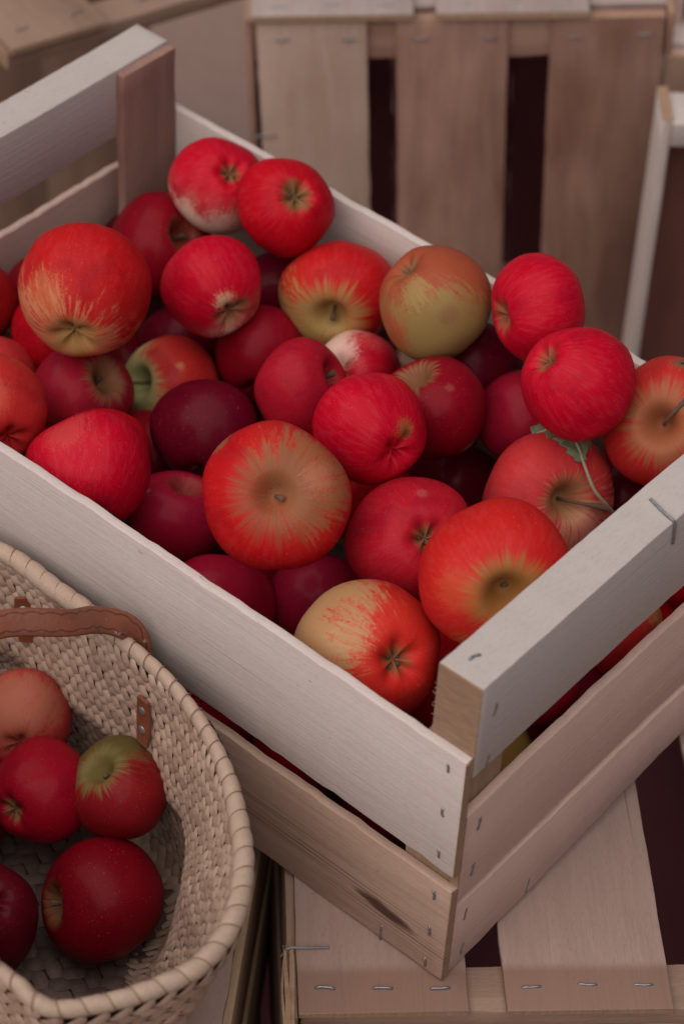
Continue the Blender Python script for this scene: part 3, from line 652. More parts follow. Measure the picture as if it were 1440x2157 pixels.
AP = {a[0]: (Vector(a[1:4]), a[4]) for a in APOS}
G = 'apples heaped in the wooden crate'
BR = (.13, .06, .03)
SPEC = dict(
 A1=dict(end='calyx', v=(.34, -.18, 0), red=PINKRED, ground=CREAM, bd=(.25, -.85, .45), bias=.22, streak=.05, cavr=.05, russet=.8, label='small red apple with a pale pink underside, highest at the back of the heap'),
 A2=dict(end='calyx', v=(.27, -.13, 0), red=REDC, bias=1.2, cavr=.10, russet=.9, label='red apple with a brown star round its calyx, on the back board at upper centre'),
 A3=dict(russet=.35, end='stem', v=(.62, -.15, 0), red=CRIM, bias=1.3, streak=.05, label='dark red apple in the shade below the rear left post of the crate'),
 A4=dict(red=DARK, bias=1.4, label='sliver of dark red apple between the big orange-streaked one and the rear corner'),
 A5=dict(end='calyx', v=(-.14, .84, 0), red=ORRED, ground=(.50, .165, .085), bd=(.25, -.6, .1), bias=.22, streak=.65, cavr=.16, russet=.8, pale=(.28, .19, .06), label='large orange-red streaked apple near the left rear side of the crate', wob=.02, spots=[((-.55, .1, .8), .5, (.52, .24, .10), .4)]),
 A6=dict(end='calyx', v=(.45, .66, 0), red=PINKRED, ground=CREAM, bd=(-.45, -.6, .5), bias=.62, streak=.08, spots=[((.28, .36, .9), .27, (.58, .38, .24), .8), ((.60, .45, .6), .3, (.20, .10, .05), .75), ((.17, .52, .85), .05, (.03, .02, .02), .9)], label='pinkish red apple with a cream wedge and dark specks on its lower right'),
 A7=dict(end='stem', v=(-.16, .55, 0), red=ORRED, ground=(.34, .21, .075), bd=(.55, -.75, .3), bias=.22, streak=.32, cavr=.28, russet=.7, pale=(.30, .23, .08), label='orange-red apple with an olive yellow lower half, left of the russet one'),
 A8=dict(end='calyx', v=(-.58, -.64, 0), red=(.36, .045, .02), ground=(.29, .20, .065), bd=(.0, -.55, -.2), bias=.15, streak=.3, cavr=.06, dull=.28, spots=[((-.35, -.05, .9), .34, (.37, .28, .10), .7), ((-.75, .55, .35), .5, (.45, .035, .02), .75), ((.2, .3, .9), .22, (.20, .09, .06), .5)], label='russet brown and olive apple beside the back board'),
 A9=dict(end='calyx', v=(-.93, .22, .3), red=PINKRED, bias=1.25, streak=.10, h=.80, wob=.05, label='deep red apple with a notched left side, resting high against the back board'),
 A10=dict(end='calyx', v=(-.70, -.45, 0), red=PINKRED, ground=(.55, .13, .10), bd=(.1, .3, .6), bias=.75, streak=.14, cavr=.06, label='bright rosy red apple on top of the heap above the green leaf', bruise=(((.15, .75, .6), .25, .05),)),
 A11=dict(end='stem', v=(-.22, .06, 0), red=(.42, .018, .016), ground=(.40, .13, .07), bd=(.0, .3, .1), bias=.85, streak=.55, cavr=.32, russet=.55, pale=(.21, .17, .07), polar=.5, stem_to=(.27, -.44, 1.0), spots=[((.16, -.80, .5), .20, (.17, .085, .045), .95), ((.16, -.80, .5), .05, (.03, .015, .01), .95)], label='streaky apple with a long woody stem and a round rot spot, at the right edge'),
 A12=dict(end='stem', v=(-.42, -.68, 0), red=CRIM, bias=1.25, cavr=.16, russet=.8, pale=(.22, .13, .055), sl=.2, spots=[((.66, .70, .25), .22, (.30, .22, .19), .75), ((.25, -.35, .9), .10, (.30, .10, .06), .35)], label='dark red scabbed apple with whitish mould at its lower right'),
 A13=dict(end='none', v=(-.5, -.5, -.7), red=PINKRED, bias=1.25, streak=.10, spots=[((.63, .02, .78), .27, (.35, .13, .045), .8), ((.70, .10, .72), .11, (.13, .05, .03), .9)], bruise=(((.70, .08, .7), .14, .06), ((.2, -.7, .6), .3, -.03)), label='rosy red apple with a brown bruise on its right side, mid heap'),
 A14=dict(end='stem', v=(.78, -.34, .5), red=(.33, .006, .018), bias=1.3, streak=.08, sl=.55, cavr=.05, label='deep red apple with its short stem at upper right, left of the bruised one'),
 A15=dict(red=CRIM, bias=1.4, streak=.05, label='plain crimson apple between the cream-wedged one and the deep red stemmed one'),
 A16=dict(end='none', v=(.3, .2, -.9), red=PINKRED, ground=CREAM, bd=(.8, .25, .3), bias=-.05, streak=.05, spots=[((-.2, -.55, .8), .4, (.66, .44, .38), .75)], label='pale pink and cream apple peeping out behind the bruised one'),
 A17=dict(red=DARK, bias=1.4, label='dark crimson apple half hidden behind the cream-wedged one'),
 A18=dict(red=DARK, bias=1.5, streak=.04, label='smooth dark maroon apple left of centre, behind the tan-faced one'),
 A19=dict(end='stem', v=(-.72, .0, 0), red=(.42, .02, .018), ground=(.38, .34, .15), bd=(.85, -.35, .1), bias=.10, streak=.16, cavr=.22, russet=.85, pale=(.27, .26, .10), stem_to=(-1.05, .05, .45), spots=[((.22, -.28, .9), .11, (.50, .22, .10), .6)], label='half green half red apple with its stem pointing left'),
 A20=dict(end='stem', v=(.66, -.30, 0), red=(.28, .008, .022), bias=1.1, streak=.10, cavr=.2, russet=.8, pale=(.20, .12, .055), sl=.3, label='dark red apple with a tan russet shoulder, left of the half green one'),
 A21=dict(red=(.48, .03, .03), ground=PALE, bias=.7, label='light red apple at the left edge below the large orange-streaked one'),
 A22=dict(red=(.33, .008, .010), bias=.9, streak=.3, label='orange-red apple cut off by the left edge, beside the large orange-streaked one'),
 A23=dict(end='none', v=(-.4, -.6, -.5), red=(.45, .02, .02), ground=ORG, bd=(.2, .6, .4), bias=.50, streak=.22, spots=[((.1, -.2, .9), .5, (.45, .12, .06), .4)], label='speckled orange-red apple at the left edge above the front board'),
 A24=dict(end='none', v=(-.1, -.85, -.5), red=PINKRED, bias=1.3, streak=.06, spots=[((-.35, -.72, .6), .5, (.50, .07, .06), .5)], bruise=(((-.45, -.8, .4), .5, .10),), label='bright rosy apple with a flattened top, lying against the front left board'),
 A25=dict(red=REDC, bias=1.3, label='red apple just behind the bright rosy flat-topped one'),
 A26=dict(red=CRIM, bias=1.3, label='small crimson apple wedged low between the maroon and the flat-topped one'),
 A27=dict(russet=.3, end='stem', v=(.30, -.80, 0), red=(.27, .005, .025), bias=1.3, streak=.06, sl=.2, spots=[((-.45, -.55, .7), .06, (.16, .12, .10), .9)], label='dark crimson apple against the front board, left of the tan-faced one'),
 A28=dict(end='stem', v=(.03, -.02, 0), red=ORRED, ground=(.30, .10, .045), bd=(-.75, .55, .1), bias=.50, streak=.5, polar=1.5, cavr=.36, russet=.62, pale=(.20, .09, .04), sl=.16, deep=.30, h=.84, wob=.035, spots=[((-.72, -.35, .55), .28, ORRED, .75), ((.62, -.25, .75), .3, (.47, .17, .10), .5), ((-.07, -.18, .97), .028, (.10, .05, .03), .8), ((.10, -.24, .96), .022, (.12, .06, .03), .7), ((-.68, -.70, .1), .22, (.22, .13, .07), .8)], label='big tan-faced apple with orange-red rim, its stem end facing the viewer'),
 A29=dict(red=(.30, .005, .025), bias=1.3, streak=.05, label='crimson apple low against the front board, lower left of the tan-faced apple'),
 A30=dict(red=(.24, .005, .025), bias=1.4, streak=.08, label='dark crimson apple below the tan-faced one and behind the yellow streaked one'),
 A31=dict(end='calyx', v=(.48, .05, 0), red=(.50, .018, .012), ground=(.38, .215, .10), bd=(.75, .40, -.05), bias=.26, streak=.42, cavr=.05, label='yellow apple streaked orange-red, in the front corner of the crate', spots=[((-.28, -.30, .9), .40, (.42, .27, .14), .5)]),
 A32=dict(end='calyx', v=(.26, -.06, 0), red=(.40, .008, .020), bias=1.25, streak=.08, cavr=.05, russet=.7, spots=[((.15, -.78, .55), .14, (.45, .12, .10), .4)], label='deep red apple with its calyx facing up, right of the tan-faced one'),
 A33=dict(end='stem', v=(.14, .34, 0), red=(.48, .014, .012), ground=(.42, .135, .05), bd=(-.0, -.85, .2), bias=.82, streak=.3, cavr=.26, russet=.8, pale=(.24, .16, .045), sl=.05, spots=[((-.5, .2, .8), .4, (.46, .10, .035), .4)], label='big red-orange apple tucked under the near end rail'),
 A34=dict(end='stem', v=(.36, .10, 0), red=(.46, .028, .030), ground=(.52, .20, .14), bd=(-.2, -.4, .1), bias=.22, streak=.6, cavr=.16, russet=.7, pale=(.30, .21, .09), stem_to=(.90, .20, .62), label='pink streaked apple under the green leaf, stem pointing right', h=.82, wob=.035),
 A35=dict(red=(.24, .005, .02), bias=1.4, label='dark red apple deep behind the leaf, below the bright rosy one'),
 A36=dict(red=DARK, bias=1.4, label='dark apple in the shade below the russet brown one'),
 A37=dict(red=DARK, bias=1.4, label='dark apple deep in the gap below the mouldy scabbed one'),
 A39=dict(red=CRIM, bias=1.2, label='crimson apple deep between the russet-shouldered and the half green one'),
 A40=dict(red=DARK, bias=1.4, label='dark apple deep below the cream-wedged one, behind the half green one'),
 A41=dict(end='none', v=(-.3, .5, -.8), red=(.44, .02, .02), ground=(.45, .26, .09), bd=(-.4, .5, .3), bias=.35, streak=.2, label='red and yellow apple showing through the gap under the near end rail'),
 A42=dict(end='none', v=(.6, .2, -.7), red=(.46, .02, .01), ground=(.45, .30, .08), bd=(-.85, .3, .2), bias=-.12, streak=.12, label='yellow and red apple behind the corner post, low in the end gap'),
 A43=dict(red=REDC, bias=1.2, label='red apple at the far right of the gap under the near end rail'),
)
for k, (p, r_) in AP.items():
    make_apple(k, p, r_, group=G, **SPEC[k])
mats_fill = []
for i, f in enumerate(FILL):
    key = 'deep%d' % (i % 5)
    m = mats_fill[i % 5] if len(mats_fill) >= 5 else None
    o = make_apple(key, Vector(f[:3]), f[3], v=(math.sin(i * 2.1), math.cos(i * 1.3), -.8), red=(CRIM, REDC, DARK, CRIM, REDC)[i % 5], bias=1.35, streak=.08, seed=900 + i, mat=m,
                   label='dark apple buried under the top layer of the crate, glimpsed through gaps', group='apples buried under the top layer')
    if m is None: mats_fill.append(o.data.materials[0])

# apples in the basket, their reds darkened to carry its shade
GB = 'apples in the straw basket'
for key, p, r_, kw in (
 ('B1', (-.0850, .1613, .007), .0320, dict(end='stem', v=(-.88, .02, .42), red=(.15, .0015, .007), bias=1.4, streak=.06, sl=.5, label='dark red apple alone at the right front of the basket, stem pointing left')),
 ('B2', (-.0725, .2209, .036), .0276, dict(end='calyx', v=(-.55, .35, 0), red=(.25, .002, .012), bias=1.4, streak=.06, cavr=.06, label='glossy crimson apple in the middle of the basket, calyx at its lower left')),
 ('B3', (-.0470, .1855, .044), .0263, dict(end='stem', v=(-.42, -.55, 0), red=(.19, .006, .010), ground=(.10, .075, .025), bd=(.2, .7, .1), bias=.30, streak=.35, cavr=.22, russet=.8, pale=(.16, .13, .04), sl=.15, label='olive green and red apple against the right wall of the basket')),
 ('B4', (-.0461, .2608, .040), .0262, dict(end='none', v=(0, -.5, -.8), red=(.34, .03, .025), ground=(.34, .105, .065), bd=(0, .2, -.5), bias=.45, streak=.16, label='pale orange-pink apple at the back of the basket under the leather handle')),
 ('B5', (-.1389, .2004, .008), .0303, dict(end='none', v=(-.4, .5, -.8), red=(.10, .003, .010), bias=1.0, streak=.12, label='dull dark red apple at the left edge, in the front of the basket')),
 ('B6', (-.0920, .2620, .006), .0272, dict(red=CRIM, bias=1.0, label='crimson apple in the left part of the basket, beyond the picture edge')),
):
    make_apple(key, Vector(p), r_, group=GB, **kw)

# ------------------------------------------------------------------ the dry leaf on the streaked apple
def leaf():
    c0, r0 = AP['A34']; cA, rA = c0, r0
    def onp(dx, dy, lift):        # a point lifted off the apple's upper surface
        z = math.sqrt(max(0.0, 1 - dx * dx - dy * dy)); return cA + (CR * dx - CU * dy - CF * z) * (rA * lift)
    rib = [onp(*q) for q in ((-.24, -.92, 1.02), (.05, -.94, 1.12), (.27, -.86, 1.14), (.37, -.70, 1.13), (.47, -.42, 1.10), (.62, -.10, 1.06), (.78, .10, 1.08), (.90, .22, 1.10))]
    # smooth the rib
    def cr(P, s):
        n = len(P) - 1; i = min(int(s * n), n - 1); u = s * n - i
        p0, p1, p2, p3 = P[max(i - 1, 0)], P[i], P[i + 1], P[min(i + 2, n)]
        return .5 * ((2 * p1) + (p2 - p0) * u + (2 * p0 - 5 * p1 + 4 * p2 - p3) * u * u + (3 * p1 - p0 - 3 * p2 + p3) * u ** 3)
    t = NT('dry_green_leaf'); oc = t.n('ShaderNodeTexCoord').outputs['Object']
    n1 = t.noise(oc, 220, 4); n2 = t.noise(oc, 60, 2)
    t.out(t.mix(n1, rgb(.17, .18, .105), rgb(.085, .095, .055)), .7, .25); t.bump(t.math('ADD', n1, n2), .0008, .6)
    bm = bmesh.new(); n = 22; rows = []
    for i in range(n + 1):
        s = i / n * .55; p = cr(rib, s); tg = (cr(rib, min(1, s + .02)) - p).normalized(); outw = (p - cA).normalized(); side = tg.cross(outw).normalized()
        wl = .0135 * math.sin(math.pi * min(1, (i / n) * 1.0 + .06)) ** .8 * (1 + .25 * math.sin(i * 1.9)); wr = .0115 * max(0, math.sin(math.pi * (i / n))) ** .7 * (1 + .3 * math.sin(i * 2.7 + 1))
        row = []
        for q in range(-4, 5):
            u = q / 4; wd = wr if u > 0 else wl
            d = side * (u * wd) + outw * (.0035 * abs(u) ** 1.5 * (1 if u < 0 else -.6) + .0007 * math.sin(i * 1.3 + q))
            row.append(bm.verts.new(p + d))
        rows.append(row)
    for a, b in zip(rows, rows[1:]):
        for k in range(8): bm.faces.new((a[k], a[k + 1], b[k + 1], b[k]))
    bmesh.ops.remove_doubles(bm, verts=bm.verts, dist=1e-6)
    root = empty('leaf', Matrix.Translation(rib[0])); tag(root, 'curled dry green leaf lying on the pink streaked apple', 'leaf')
    inv = Matrix.Translation(-rib[0]); bmesh.ops.transform(bm, matrix=inv, verts=bm.verts)
    o = link('blade', bm, t.m, root, sharp=180)
    so_ = o.modifiers.new('thickness', 'SOLIDIFY'); so_.thickness = .0003
    bm = bmesh.new(); pts = [inv @ cr(rib, i / 40) for i in range(41)]
    tube(bm, pts, [.0006 + .0005 * (i / 40) for i in range(41)], 7)
    t2 = NT('leaf_rib'); t2.out(rgb(.30, .27, .19), .6, .3)
    link('midrib', bm, t2.m, root)
leaf()
# ================================================================== straw basket
RIM = [(-.0148, .3067, .118), (-.0134, .2861, .118), (-.0147, .2656, .118), (-.0147, .2416, .118), (-.0167, .2185, .118), (-.0187, .1958, .118), (-.0218, .1758, .119), (-.0283, .1528, .12), (-.0379, .129, .121), (-.051, .1055, .122), (-.0679, .0828, .123), (-.0821, .0669, .124), (-.0974, .0542, .124), (-.1137, .0441, .125), (-.1295, .0392, .125), (-.1467, .0381, .125), (-.1636, .043, .125), (-.1785, .0496, .125), (-.1935, .059, .125), (-.2049, .0688, .125), (-.2093, .0779, .127), (-.2098, .088, .13), (-.2102, .0999, .13),
       (-.2180, .125, .148), (-.2240, .165, .19), (-.2240, .22, .205), (-.214, .27, .195), (-.192, .315, .165), (-.160, .345, .135), (-.120, .360, .121), (-.080, .360, .118), (-.045, .348, .118), (-.024, .328, .118)]  # unseen left side, raised to keep light out of the basket
RIM = [Vector(p) for p in RIM]
CEN = Vector((-.118, .200, 0))
def closed(P, s):
    n = len(P); s = (s % 1.0) * n; i = int(s); u = s - i
    p0, p1, p2, p3 = P[(i - 1) % n], P[i % n], P[(i + 1) % n], P[(i + 2) % n]
    return .5 * ((2 * p1) + (p2 - p0) * u + (2 * p0 - 5 * p1 + 4 * p2 - p3) * u * u + (3 * p1 - p0 - 3 * p2 + p3) * u ** 3)
# arc-length table of the rim
_T = [closed(RIM, i / 800) for i in range(801)]; _A = [0.0]
for a, b in zip(_T, _T[1:]): _A.append(_A[-1] + (b - a).length)
PER = _A[-1]
def rim_at(x):      # x in metres along the rim
    x = x % PER; lo, hi = 0, 800
    while hi - lo > 1:
        m = (lo + hi) // 2
        if _A[m] <= x: lo = m
        else: hi = m
    u = (x - _A[lo]) / max(1e-9, _A[hi] - _A[lo]); return _T[lo].lerp(_T[hi], u)
FLOORZ, BASEZ = -.0262, -.0305
def kprof(p, d):
    """how far the wall has moved inwards at depth d below the rim"""
    h = Vector((p.x, p.y, 0)); out = (h - CEN).normalized(); s = max(0.0, min(1.0, out.dot(Vector((-.55, -.83, 0))) * 1.6))
    dc = p.z - .050
    if d < dc: k = .0035 + .006 * (d / dc) ** 1.4
    else:
        q = min(1.0, (d - dc) / .022); k = .0095 - .0075 * (q * q * (3 - 2 * q))
    return k * (1 - s) + s * (.0035 + .34 * d)
def surf(x, d):
    """inner surface: x along the perimeter, d down the wall and on over the floor"""
    p = rim_at(x); h = Vector((p.x, p.y, 0)); inn = (CEN - h); R0 = inn.length; inn.normalize()
    wallh = p.z - FLOORZ; rr = .014
    if d < wallh - rr:
        q = h + inn * (kprof(p, d) + .0012 * math.sin(x * 70 + d * 60)); q.z = p.z - d
        return q
    s = d - (wallh - rr); arc = rr * math.pi / 2; base = kprof(p, wallh - rr)
    if s < arc:
        a = s / rr; q = h + inn * (base + rr * (1 - math.cos(a))); q.z = FLOORZ + rr - rr * math.sin(a); return q
    k = min(base + rr + (s - arc), R0 * .995)
    q = h + inn * k; q.z = FLOORZ + .0006 * math.sin(x * 40 + k * 90); return q
def straw(name, a, b, rough=.55):
    t = NT(name); g = t.n('ShaderNodeNewGeometry').outputs['Random Per Island']; oc = t.n('ShaderNodeTexCoord').outputs['Object']
    n1 = t.noise(oc, 300, 3, .6); n2 = t.noise(t.vm('MULTIPLY', oc, (1, 1, 5)), 900, 2, .6)
    f = t.math('ADD', t.math('MULTIPLY', g, .75), t.math('MULTIPLY', t.math('SUBTRACT', n1, .4), .8), clamp=True)
    c = t.mix(f, rgb(*a), rgb(*b))
    t.out(c, rough, .3); t.bump(t.math('ADD', n1, n2), .0006, .6)
    return t.m
M_STRAW = straw('palm_straw', (.54, .39, .30), (.30, .19, .14))
M_STRAW_DARK = straw('shade_darkened_straw', (.15, .10, .085), (.08, .05, .045))  # basket floor: its shade is put into the straw colour
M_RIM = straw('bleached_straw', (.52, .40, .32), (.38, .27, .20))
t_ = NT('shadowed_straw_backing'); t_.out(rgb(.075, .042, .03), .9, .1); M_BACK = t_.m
def leather_mat(name, wave):
    t = NT(name); oc = t.n('ShaderNodeTexCoord'); uv = t.n('ShaderNodeSeparateXYZ', {0: oc.outputs['UV']})
    n1 = t.noise(oc.outputs['Object'], 260, 4, .6); n2 = t.noise(oc.outputs['Object'], 45, 3, .6)
    c = t.mix(n2, rgb(.27, .085, .042), rgb(.16, .05, .028)); c = t.mix(t.math('MULTIPLY', n1, .3), c, rgb(.10, .03, .02))
    if wave:
        u, v = uv.outputs[0], uv.outputs[1]
        av = t.math('ABSOLUTE', t.math('SUBTRACT', v, .5))
        wv = t.math('ADD', .27, t.math('MULTIPLY', t.math('ABSOLUTE', t.math('SINE', t.math('MULTIPLY', u, 320.0))), .075))
        d = t.math('ABSOLUTE', t.math('SUBTRACT', av, wv))
        line = t.math('SUBTRACT', 1.0, t.ramp(t.math('ADD', d, t.math('MULTIPLY', t.math('SUBTRACT', n1, .5), .05)), .012, .05))
        c = t.mix(t.math('MULTIPLY', line, .75), c, rgb(.055, .018, .015))
        sp = t.n('ShaderNodeTexNoise', {'Vector': oc.outputs['Object'], 'Scale': 150.0, 'Detail': 2.0}).outputs[0]
        c = t.mix(t.math('MULTIPLY', t.ramp(sp, .70, .74), .6), c, rgb(.38, .33, .31))
    t.out(c, .5, .4); t.bump(t.math('ADD', n1, n2), .001, .4)
    return t.m
M_LEATHER = leather_mat('tooled_brown_leather', True); M_LEATHER2 = leather_mat('brown_leather', False)

def ribbon(name, pts, nrms, W, T, mat, parent, taper_end=None, sub=60):
    n0 = len(pts) - 1
    def cr(P, s):
        i = min(int(s * n0), n0 - 1); u = s * n0 - i
        p0, p1, p2, p3 = P[max(i - 1, 0)], P[i], P[i + 1], P[min(i + 2, n0)]
        return .5 * ((2 * p1) + (p2 - p0) * u + (2 * p0 - 5 * p1 + 4 * p2 - p3) * u * u + (3 * p1 - p0 - 3 * p2 + p3) * u ** 3)
    pts = [Vector(p) for p in pts]; nrms = [Vector(p).normalized() for p in nrms]
    bm = bmesh.new(); uvl = bm.loops.layers.uv.new('UVMap'); rows = []; uvs = {}; acc = 0; last = None
    prof = [(-.5, .35), (-.46, .5), (-.25, .58), (0, .6), (.25, .58), (.46, .5), (.5, .35), (.5, -.35), (.46, -.5), (0, -.5), (-.46, -.5), (-.5, -.35)]
    for i in range(sub + 1):
        s = i / sub; p = cr(pts, s); tg = (cr(pts, min(1, s + .01)) - cr(pts, max(0, s - .01))).normalized(); nn = cr(nrms, s); nn = (nn - tg * nn.dot(tg)).normalized(); sd = tg.cross(nn)
        if last is not None: acc += (p - last).length
        last = p
        ww = W * (1 if taper_end is None else taper_end(s))
        row = []
        for a, b in prof:
            v = bm.verts.new(p + sd * (a * ww * (1 + .02 * math.sin(s * 40))) + nn * (b * T)); uvs[v] = (acc, a + .5); row.append(v)
        rows.append(row)
    m = len(prof)
    for a, b in zip(rows, rows[1:]):
        for k in range(m): bm.faces.new((a[k], a[(k + 1) % m], b[(k + 1) % m], b[k]))
    bm.faces.new(rows[0][::-1]); bm.faces.new(rows[-1]); bmesh.ops.recalc_face_normals(bm, faces=bm.faces)
    for f in bm.faces:
        for l in f.loops: l[uvl].uv = uvs[l.vert]
    return link(name, bm, mat, parent, None, sharp=50)

def basket():
    root = empty('straw_basket', Matrix.Translation((CEN.x, CEN.y, BASEZ)))
    tag(root, 'oval woven straw basket with brown leather handles holding a few apples, lower left', 'basket')
    TI = Matrix.Translation((-CEN.x, -CEN.y, -BASEZ))
    def lk(name, bm, mat, parent=root, **k):
        if parent is root: bmesh.ops.transform(bm, matrix=TI, verts=bm.verts)
        else: bmesh.ops.transform(bm, matrix=TI, verts=bm.verts)
        return link(name, bm, mat, parent, None, **k)
    # woven body: backing shell + herringbone elements inside and outside
    bm = bmesh.new(); NX = 150; ds = [.01 * i for i in range(38)]
    g = [[bm.verts.new(surf(PER * i / NX, d) + (0 * X)) for i in range(NX)] for d in ds]
    # push the backing 1.6 mm outwards/down
    for r_ in g:
        for v in r_:
            o_ = (Vector((v.co.x, v.co.y, 0)) - CEN); o_.normalize(); v.co += o_ * .0012 + Vector((0, 0, -.0014))
    out = [[], []]
    for a, b in zip(g, g[1:]):
        for i in range(NX): bm.faces.new((a[i], a[(i + 1) % NX], b[(i + 1) % NX], b[i]))
    # outer wall down to the ground it stands on
    prev = g[0]
    for z in (.11, .09, .07, .05, .035, .02, .0, BASEZ + .006, BASEZ, BASEZ + .0001):
        row = []
        for i in range(NX):
            p = rim_at(PER * i / NX); h = Vector((p.x, p.y, 0)); o_ = (h - CEN); o_.normalize(); q = h + o_ * (.0045 - kprof(p, max(0, p.z - z)) + .0035 - (.06 if z == BASEZ + .0001 else .004 if z == BASEZ else 0)); q.z = z; q.x = min(q.x, -.0025); row.append(bm.verts.new(q))
        for i in range(NX): bm.faces.new((prev[i], prev[(i + 1) % NX], row[(i + 1) % NX], row[i]))
        prev = row
    bmesh.ops.recalc_face_normals(bm, faces=bm.faces)
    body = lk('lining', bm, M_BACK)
    rs = random.Random(77)
    def element(bm, x, d, L_, W_, ang, lift, fn, bulge=.0016, inward=True):
        ca, sa = math.cos(ang), math.sin(ang); rows = []; nU, nV = 6, 4
        P0 = fn(x, d); Tx = (fn(x + .002, d) - fn(x - .002, d)).normalized(); Td = (fn(x, d + .002) - fn(x, max(0, d - .002))).normalized(); Nn = Tx.cross(Td).normalized()
        if Nn.dot(Vector((CEN.x, CEN.y, .09)) - P0) < 0: Nn = -Nn
        if not inward: Nn = -Nn
        for i in range(nU + 1):
            s = i / nU * 2 - 1; w_ = W_ * .5 * (1 - abs(s) ** 3.2 * .62)
            row = []
            for j in range(nV + 1):
                q = j / nV * 2 - 1
                a, b = s * L_ * .5, q * w_
                xx = x + a * ca - b * sa; dd = max(0, d + a * sa + b * ca)
                p = fn(xx, dd) + Nn * (lift + bulge * (1 - s * s * .95) * (1 - .75 * q * q) - .0009 * s * s + rs.uniform(-.00005, .00005))
                row.append(bm.verts.new(p))
            rows.append(row)
        for a_, b_ in zip(rows, rows[1:]):
            for k in range(nV): bm.faces.new((a_[k], a_[k + 1], b_[k + 1], b_[k]))
    bm = bmesh.new(); pit = .0074; d = .005; row = 0
    while d < .250:
        shrink = 1.0
        npx = int(PER * shrink / pit)
        for i in range(npx):
            x = PER * (i + .5 * (row % 2) + rs.uniform(-.08, .08)) / npx
            if d > rim_at(x).z - FLOORZ + .009 or (d > .10 and rim_at(x).x < -.12): continue
            if row % 2 == 0: element(bm, x, d + rs.uniform(-.0004, .0004), .0134 * rs.uniform(.9, 1.1) , .0065 * rs.uniform(.9, 1.12), R(62 + rs.uniform(-5, 5)), .0002, surf)
            else: element(bm, x, d + rs.uniform(-.0004, .0004), .0114 * rs.uniform(.9, 1.1), .0069 * rs.uniform(.9, 1.12), R(-24 + rs.uniform(-6, 6)), .0, surf)
        d += .0061; row += 1
    lk('woven_wall', bm, M_STRAW, sharp=180)
    bm = bmesh.new()
    # floor weave: straight herringbone bands across the oval bottom
    def flo(x, y):
        return Vector((x, y, FLOORZ + .0006 * math.sin(x * 70) + .0005 * math.sin(y * 90)))
    yy = .03; row = 0
    while yy < .38:
        xx = -.20 + .005 * (row % 2)
        while xx < 0:
            P_ = Vector((xx, yy, 0)); dv = P_ - CEN
            # distance to the wall foot along this bearing
            near = min(_T[::16], key=lambda q: (Vector((q.x, q.y, 0)) - CEN).normalized().dot(-dv.normalized()))
            if dv.length < (Vector((near.x, near.y, 0)) - CEN).length - kprof(near, near.z - FLOORZ - .014) - .012:
                element(bm, xx, yy, .0165 * rs.uniform(.92, 1.08), .0084 * rs.uniform(.92, 1.1), R(62 if row % 2 == 0 else -40) + rs.uniform(-.08, .08), .0003, flo)
            xx += .0102
        yy += .0098; row += 1
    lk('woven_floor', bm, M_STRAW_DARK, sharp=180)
    bm = bmesh.new()
    # outer face weave
    def outer(x, d_):
        p = rim_at(x); h = Vector((p.x, p.y, 0)); o_ = (h - CEN); o_.normalize(); q = h + o_ * (.0095 - kprof(p, d_)); q.z = max(BASEZ, p.z - d_); q.x = min(q.x, -.0028); return q
    d = .008; row = 0
    while d < .150:
        npx = int(PER / .0105)
        for i in range(npx):
            x = PER * (i + .5 * (row % 2)) / npx
            if rim_at(x).x > -.03: continue
            element(bm, x, d, .0150, .0085, R(58) if row % 2 == 0 else R(-28), .0002, outer, inward=False)
        d += .0088; row += 1
    lk('outer_wall', bm, M_STRAW, sharp=180)
    # loose fibres
    bm = bmesh.new()
    for k in range(40):
        x = rs.uniform(-.02, .35); dd = rs.uniform(.0, .07); p = surf(x, dd); q = (Vector((CEN.x, CEN.y, .1)) - p).normalized()
        e = Vector((rs.uniform(-1, 1), rs.uniform(-1, 1), rs.uniform(-.6, 1))).normalized()
        tube(bm, [p + q * .001, p + q * .002 + e * .002, p + q * .003 + e * rs.uniform(.004, .007)], [.00016, .00013, .00006], 4)
    tag(lk('loose_fibre', bm, M_RIM), kind='stuff')
    # rim: wrapped straw roll
    bm = bmesh.new(); NS_, NC = 1500, 14; pitch = PER / round(PER / .0118); rows = []
    for i in range(NS_):
        x = PER * i / NS_; p = rim_at(x); tg = (rim_at(x + .001) - rim_at(x - .001)).normalized(); a = tg.cross(Z).normalized(); b = a.cross(tg).normalized()
        row = []
        for k in range(NC):
            th = 6.2832 * k / NC
            f = (x / pitch + th / 6.2832 * .9) % 1.0
            ix = math.floor(x / pitch + th / 6.2832 * .9); rr = .0047 * (.90 + .13 * math.sin(math.pi * f) ** .6) * (1 + .07 * math.sin(ix * 12.9)) * (1 + .05 * math.sin(x * 37))
            wide = 1.0 + .12 * math.sin(x * 23 + 1)
            row.append(bm.verts.new(p + a * math.cos(th) * rr * wide + b * (math.sin(th) * rr * 1.0 - .0005)))
        rows.append(row)
    for i in range(NS_):
        A_, B_ = rows[i], rows[(i + 1) % NS_]
        for k in range(NC): bm.faces.new((A_[k], A_[(k + 1) % NC], B_[(k + 1) % NC], B_[k]))
    bmesh.ops.recalc_face_normals(bm, faces=bm.faces)
    rim = lk('rim', bm, M_RIM, sharp=180)
    # brown thread lying in the creases
    bm = bmesh.new(); n = int(PER / pitch); pts = []
    for j in range(n):
        seg = []
        for q in range(10):
            th = 6.2832 * (q / 9 * .62 - .06); x = (j - th / 6.2832 * .9) * pitch
            p = rim_at(x); tg = (rim_at(x + .001) - rim_at(x - .001)).normalized(); a = tg.cross(Z).normalized(); b = a.cross(tg).normalized()
            seg.append(p + a * math.cos(th) * .0047 + b * (math.sin(th) * .0047 - .0004))
        tube(bm, seg, .00028, 5)
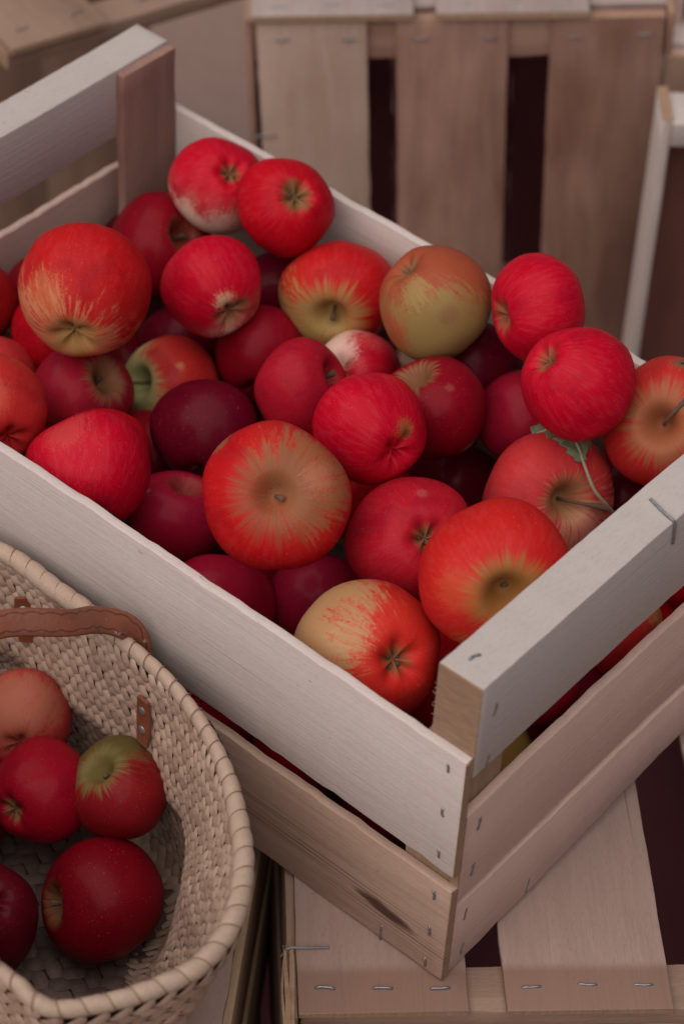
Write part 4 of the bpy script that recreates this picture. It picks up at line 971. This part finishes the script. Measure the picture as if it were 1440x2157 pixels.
    tt = NT('brown_thread'); tt.out(rgb(.22, .13, .09), .8, .2)
    lk('stitching', bm, tt.m, rim)
    # leather handle strap that crosses the basket
    def off(p): return Vector(p) - Vector((CEN.x, CEN.y, BASEZ))
    up = (-.45, -.45, .8)
    P = [(-.0110, .2030, .100), (-.0100, .2065, .117), (-.0165, .2120, .1290), (-.0300, .2180, .1390), (-.0500, .2180, .1520), (-.0760, .2340, .1600), (-.1100, .2440, .1640), (-.1500, .2600, .158), (-.1800, .285, .140), (-.194, .308, .126)]
    Nn = [(-1, -.3, .1), (-.9, -.5, .4), (-.6, -.5, 1), (-.35, -.45, .9), (-.4, -.45, .8), up, up, up, (-.8, .2, .5), (-1, .3, .2)]
    ribbon('handle', [off(p) for p in P], Nn, .0142, .0038, M_LEATHER, root, taper_end=lambda s: .62 + .38 * min(1, s / .22), sub=110)
    P = [(-.214, .105, .118), (-.2160, .108, .140), (-.2060, .118, .168), (-.190, .134, .186), (-.188, .165, .196), (-.20, .20, .19), (-.212, .235, .16), (-.216, .25, .13)]
    ribbon('handle', [off(p) for p in P], [(.2, -.9, .3), (0, -.9, .5), (-.3, -.6, .7), (-.5, -.4, .7), (-.7, -.1, .7), (-.8, .1, .5), (-1, .1, .3), (-1, .1, .2)], .0150, .0030, M_LEATHER2, root)
    # riveted tab on the inside wall
    for (xm, d0, d1) in ((X_TAB, .020, .052), (X_TAB - .1050, .018, .050)):
        pts = []; nr = []
        for q in range(5):
            d_ = d0 + (d1 - d0) * q / 4; p = surf(xm + .002 * q / 4, d_); i_ = (Vector((CEN.x, CEN.y, p.z + .02)) - p).normalized(); pts.append(off(p + i_ * .0032)); nr.append(i_)
        tb = ribbon('leather_tab', pts, nr, .0110, .0018, M_LEATHER2, root, taper_end=lambda s: .75 + .25 * math.sin(math.pi * s), sub=16)
        for q in (1.0, 2.75):
            i0 = int(q); c_ = pts[i0].lerp(pts[min(4, i0 + 1)], q - i0); n_ = nr[i0]
            bm = bmesh.new(); a = n_.orthogonal().normalized(); b = n_.cross(a); prev = None
            for rr, hh in ((.0026, .0005), (.0026, .0012), (.0020, .0017), (.0010, .0021), (.0002, .0022)):
                ring = [bm.verts.new(c_ + n_ * hh + (a * math.cos(t2) + b * math.sin(t2)) * rr) for t2 in [6.2832 * k / 14 for k in range(14)]]
                if prev:
                    for k in range(14): bm.faces.new((prev[k], prev[(k + 1) % 14], ring[(k + 1) % 14], ring[k]))
                prev = ring
            bm.faces.new(prev); bmesh.ops.recalc_face_normals(bm, faces=bm.faces)
            link('rivet', bm, M_RIVET, tb, None)
    return root
X_TAB = min(range(0, 800), key=lambda i: abs(_T[i].y - .186) + (1 if _T[i].x < -.05 else 0))
X_TAB = _A[X_TAB]
basket()
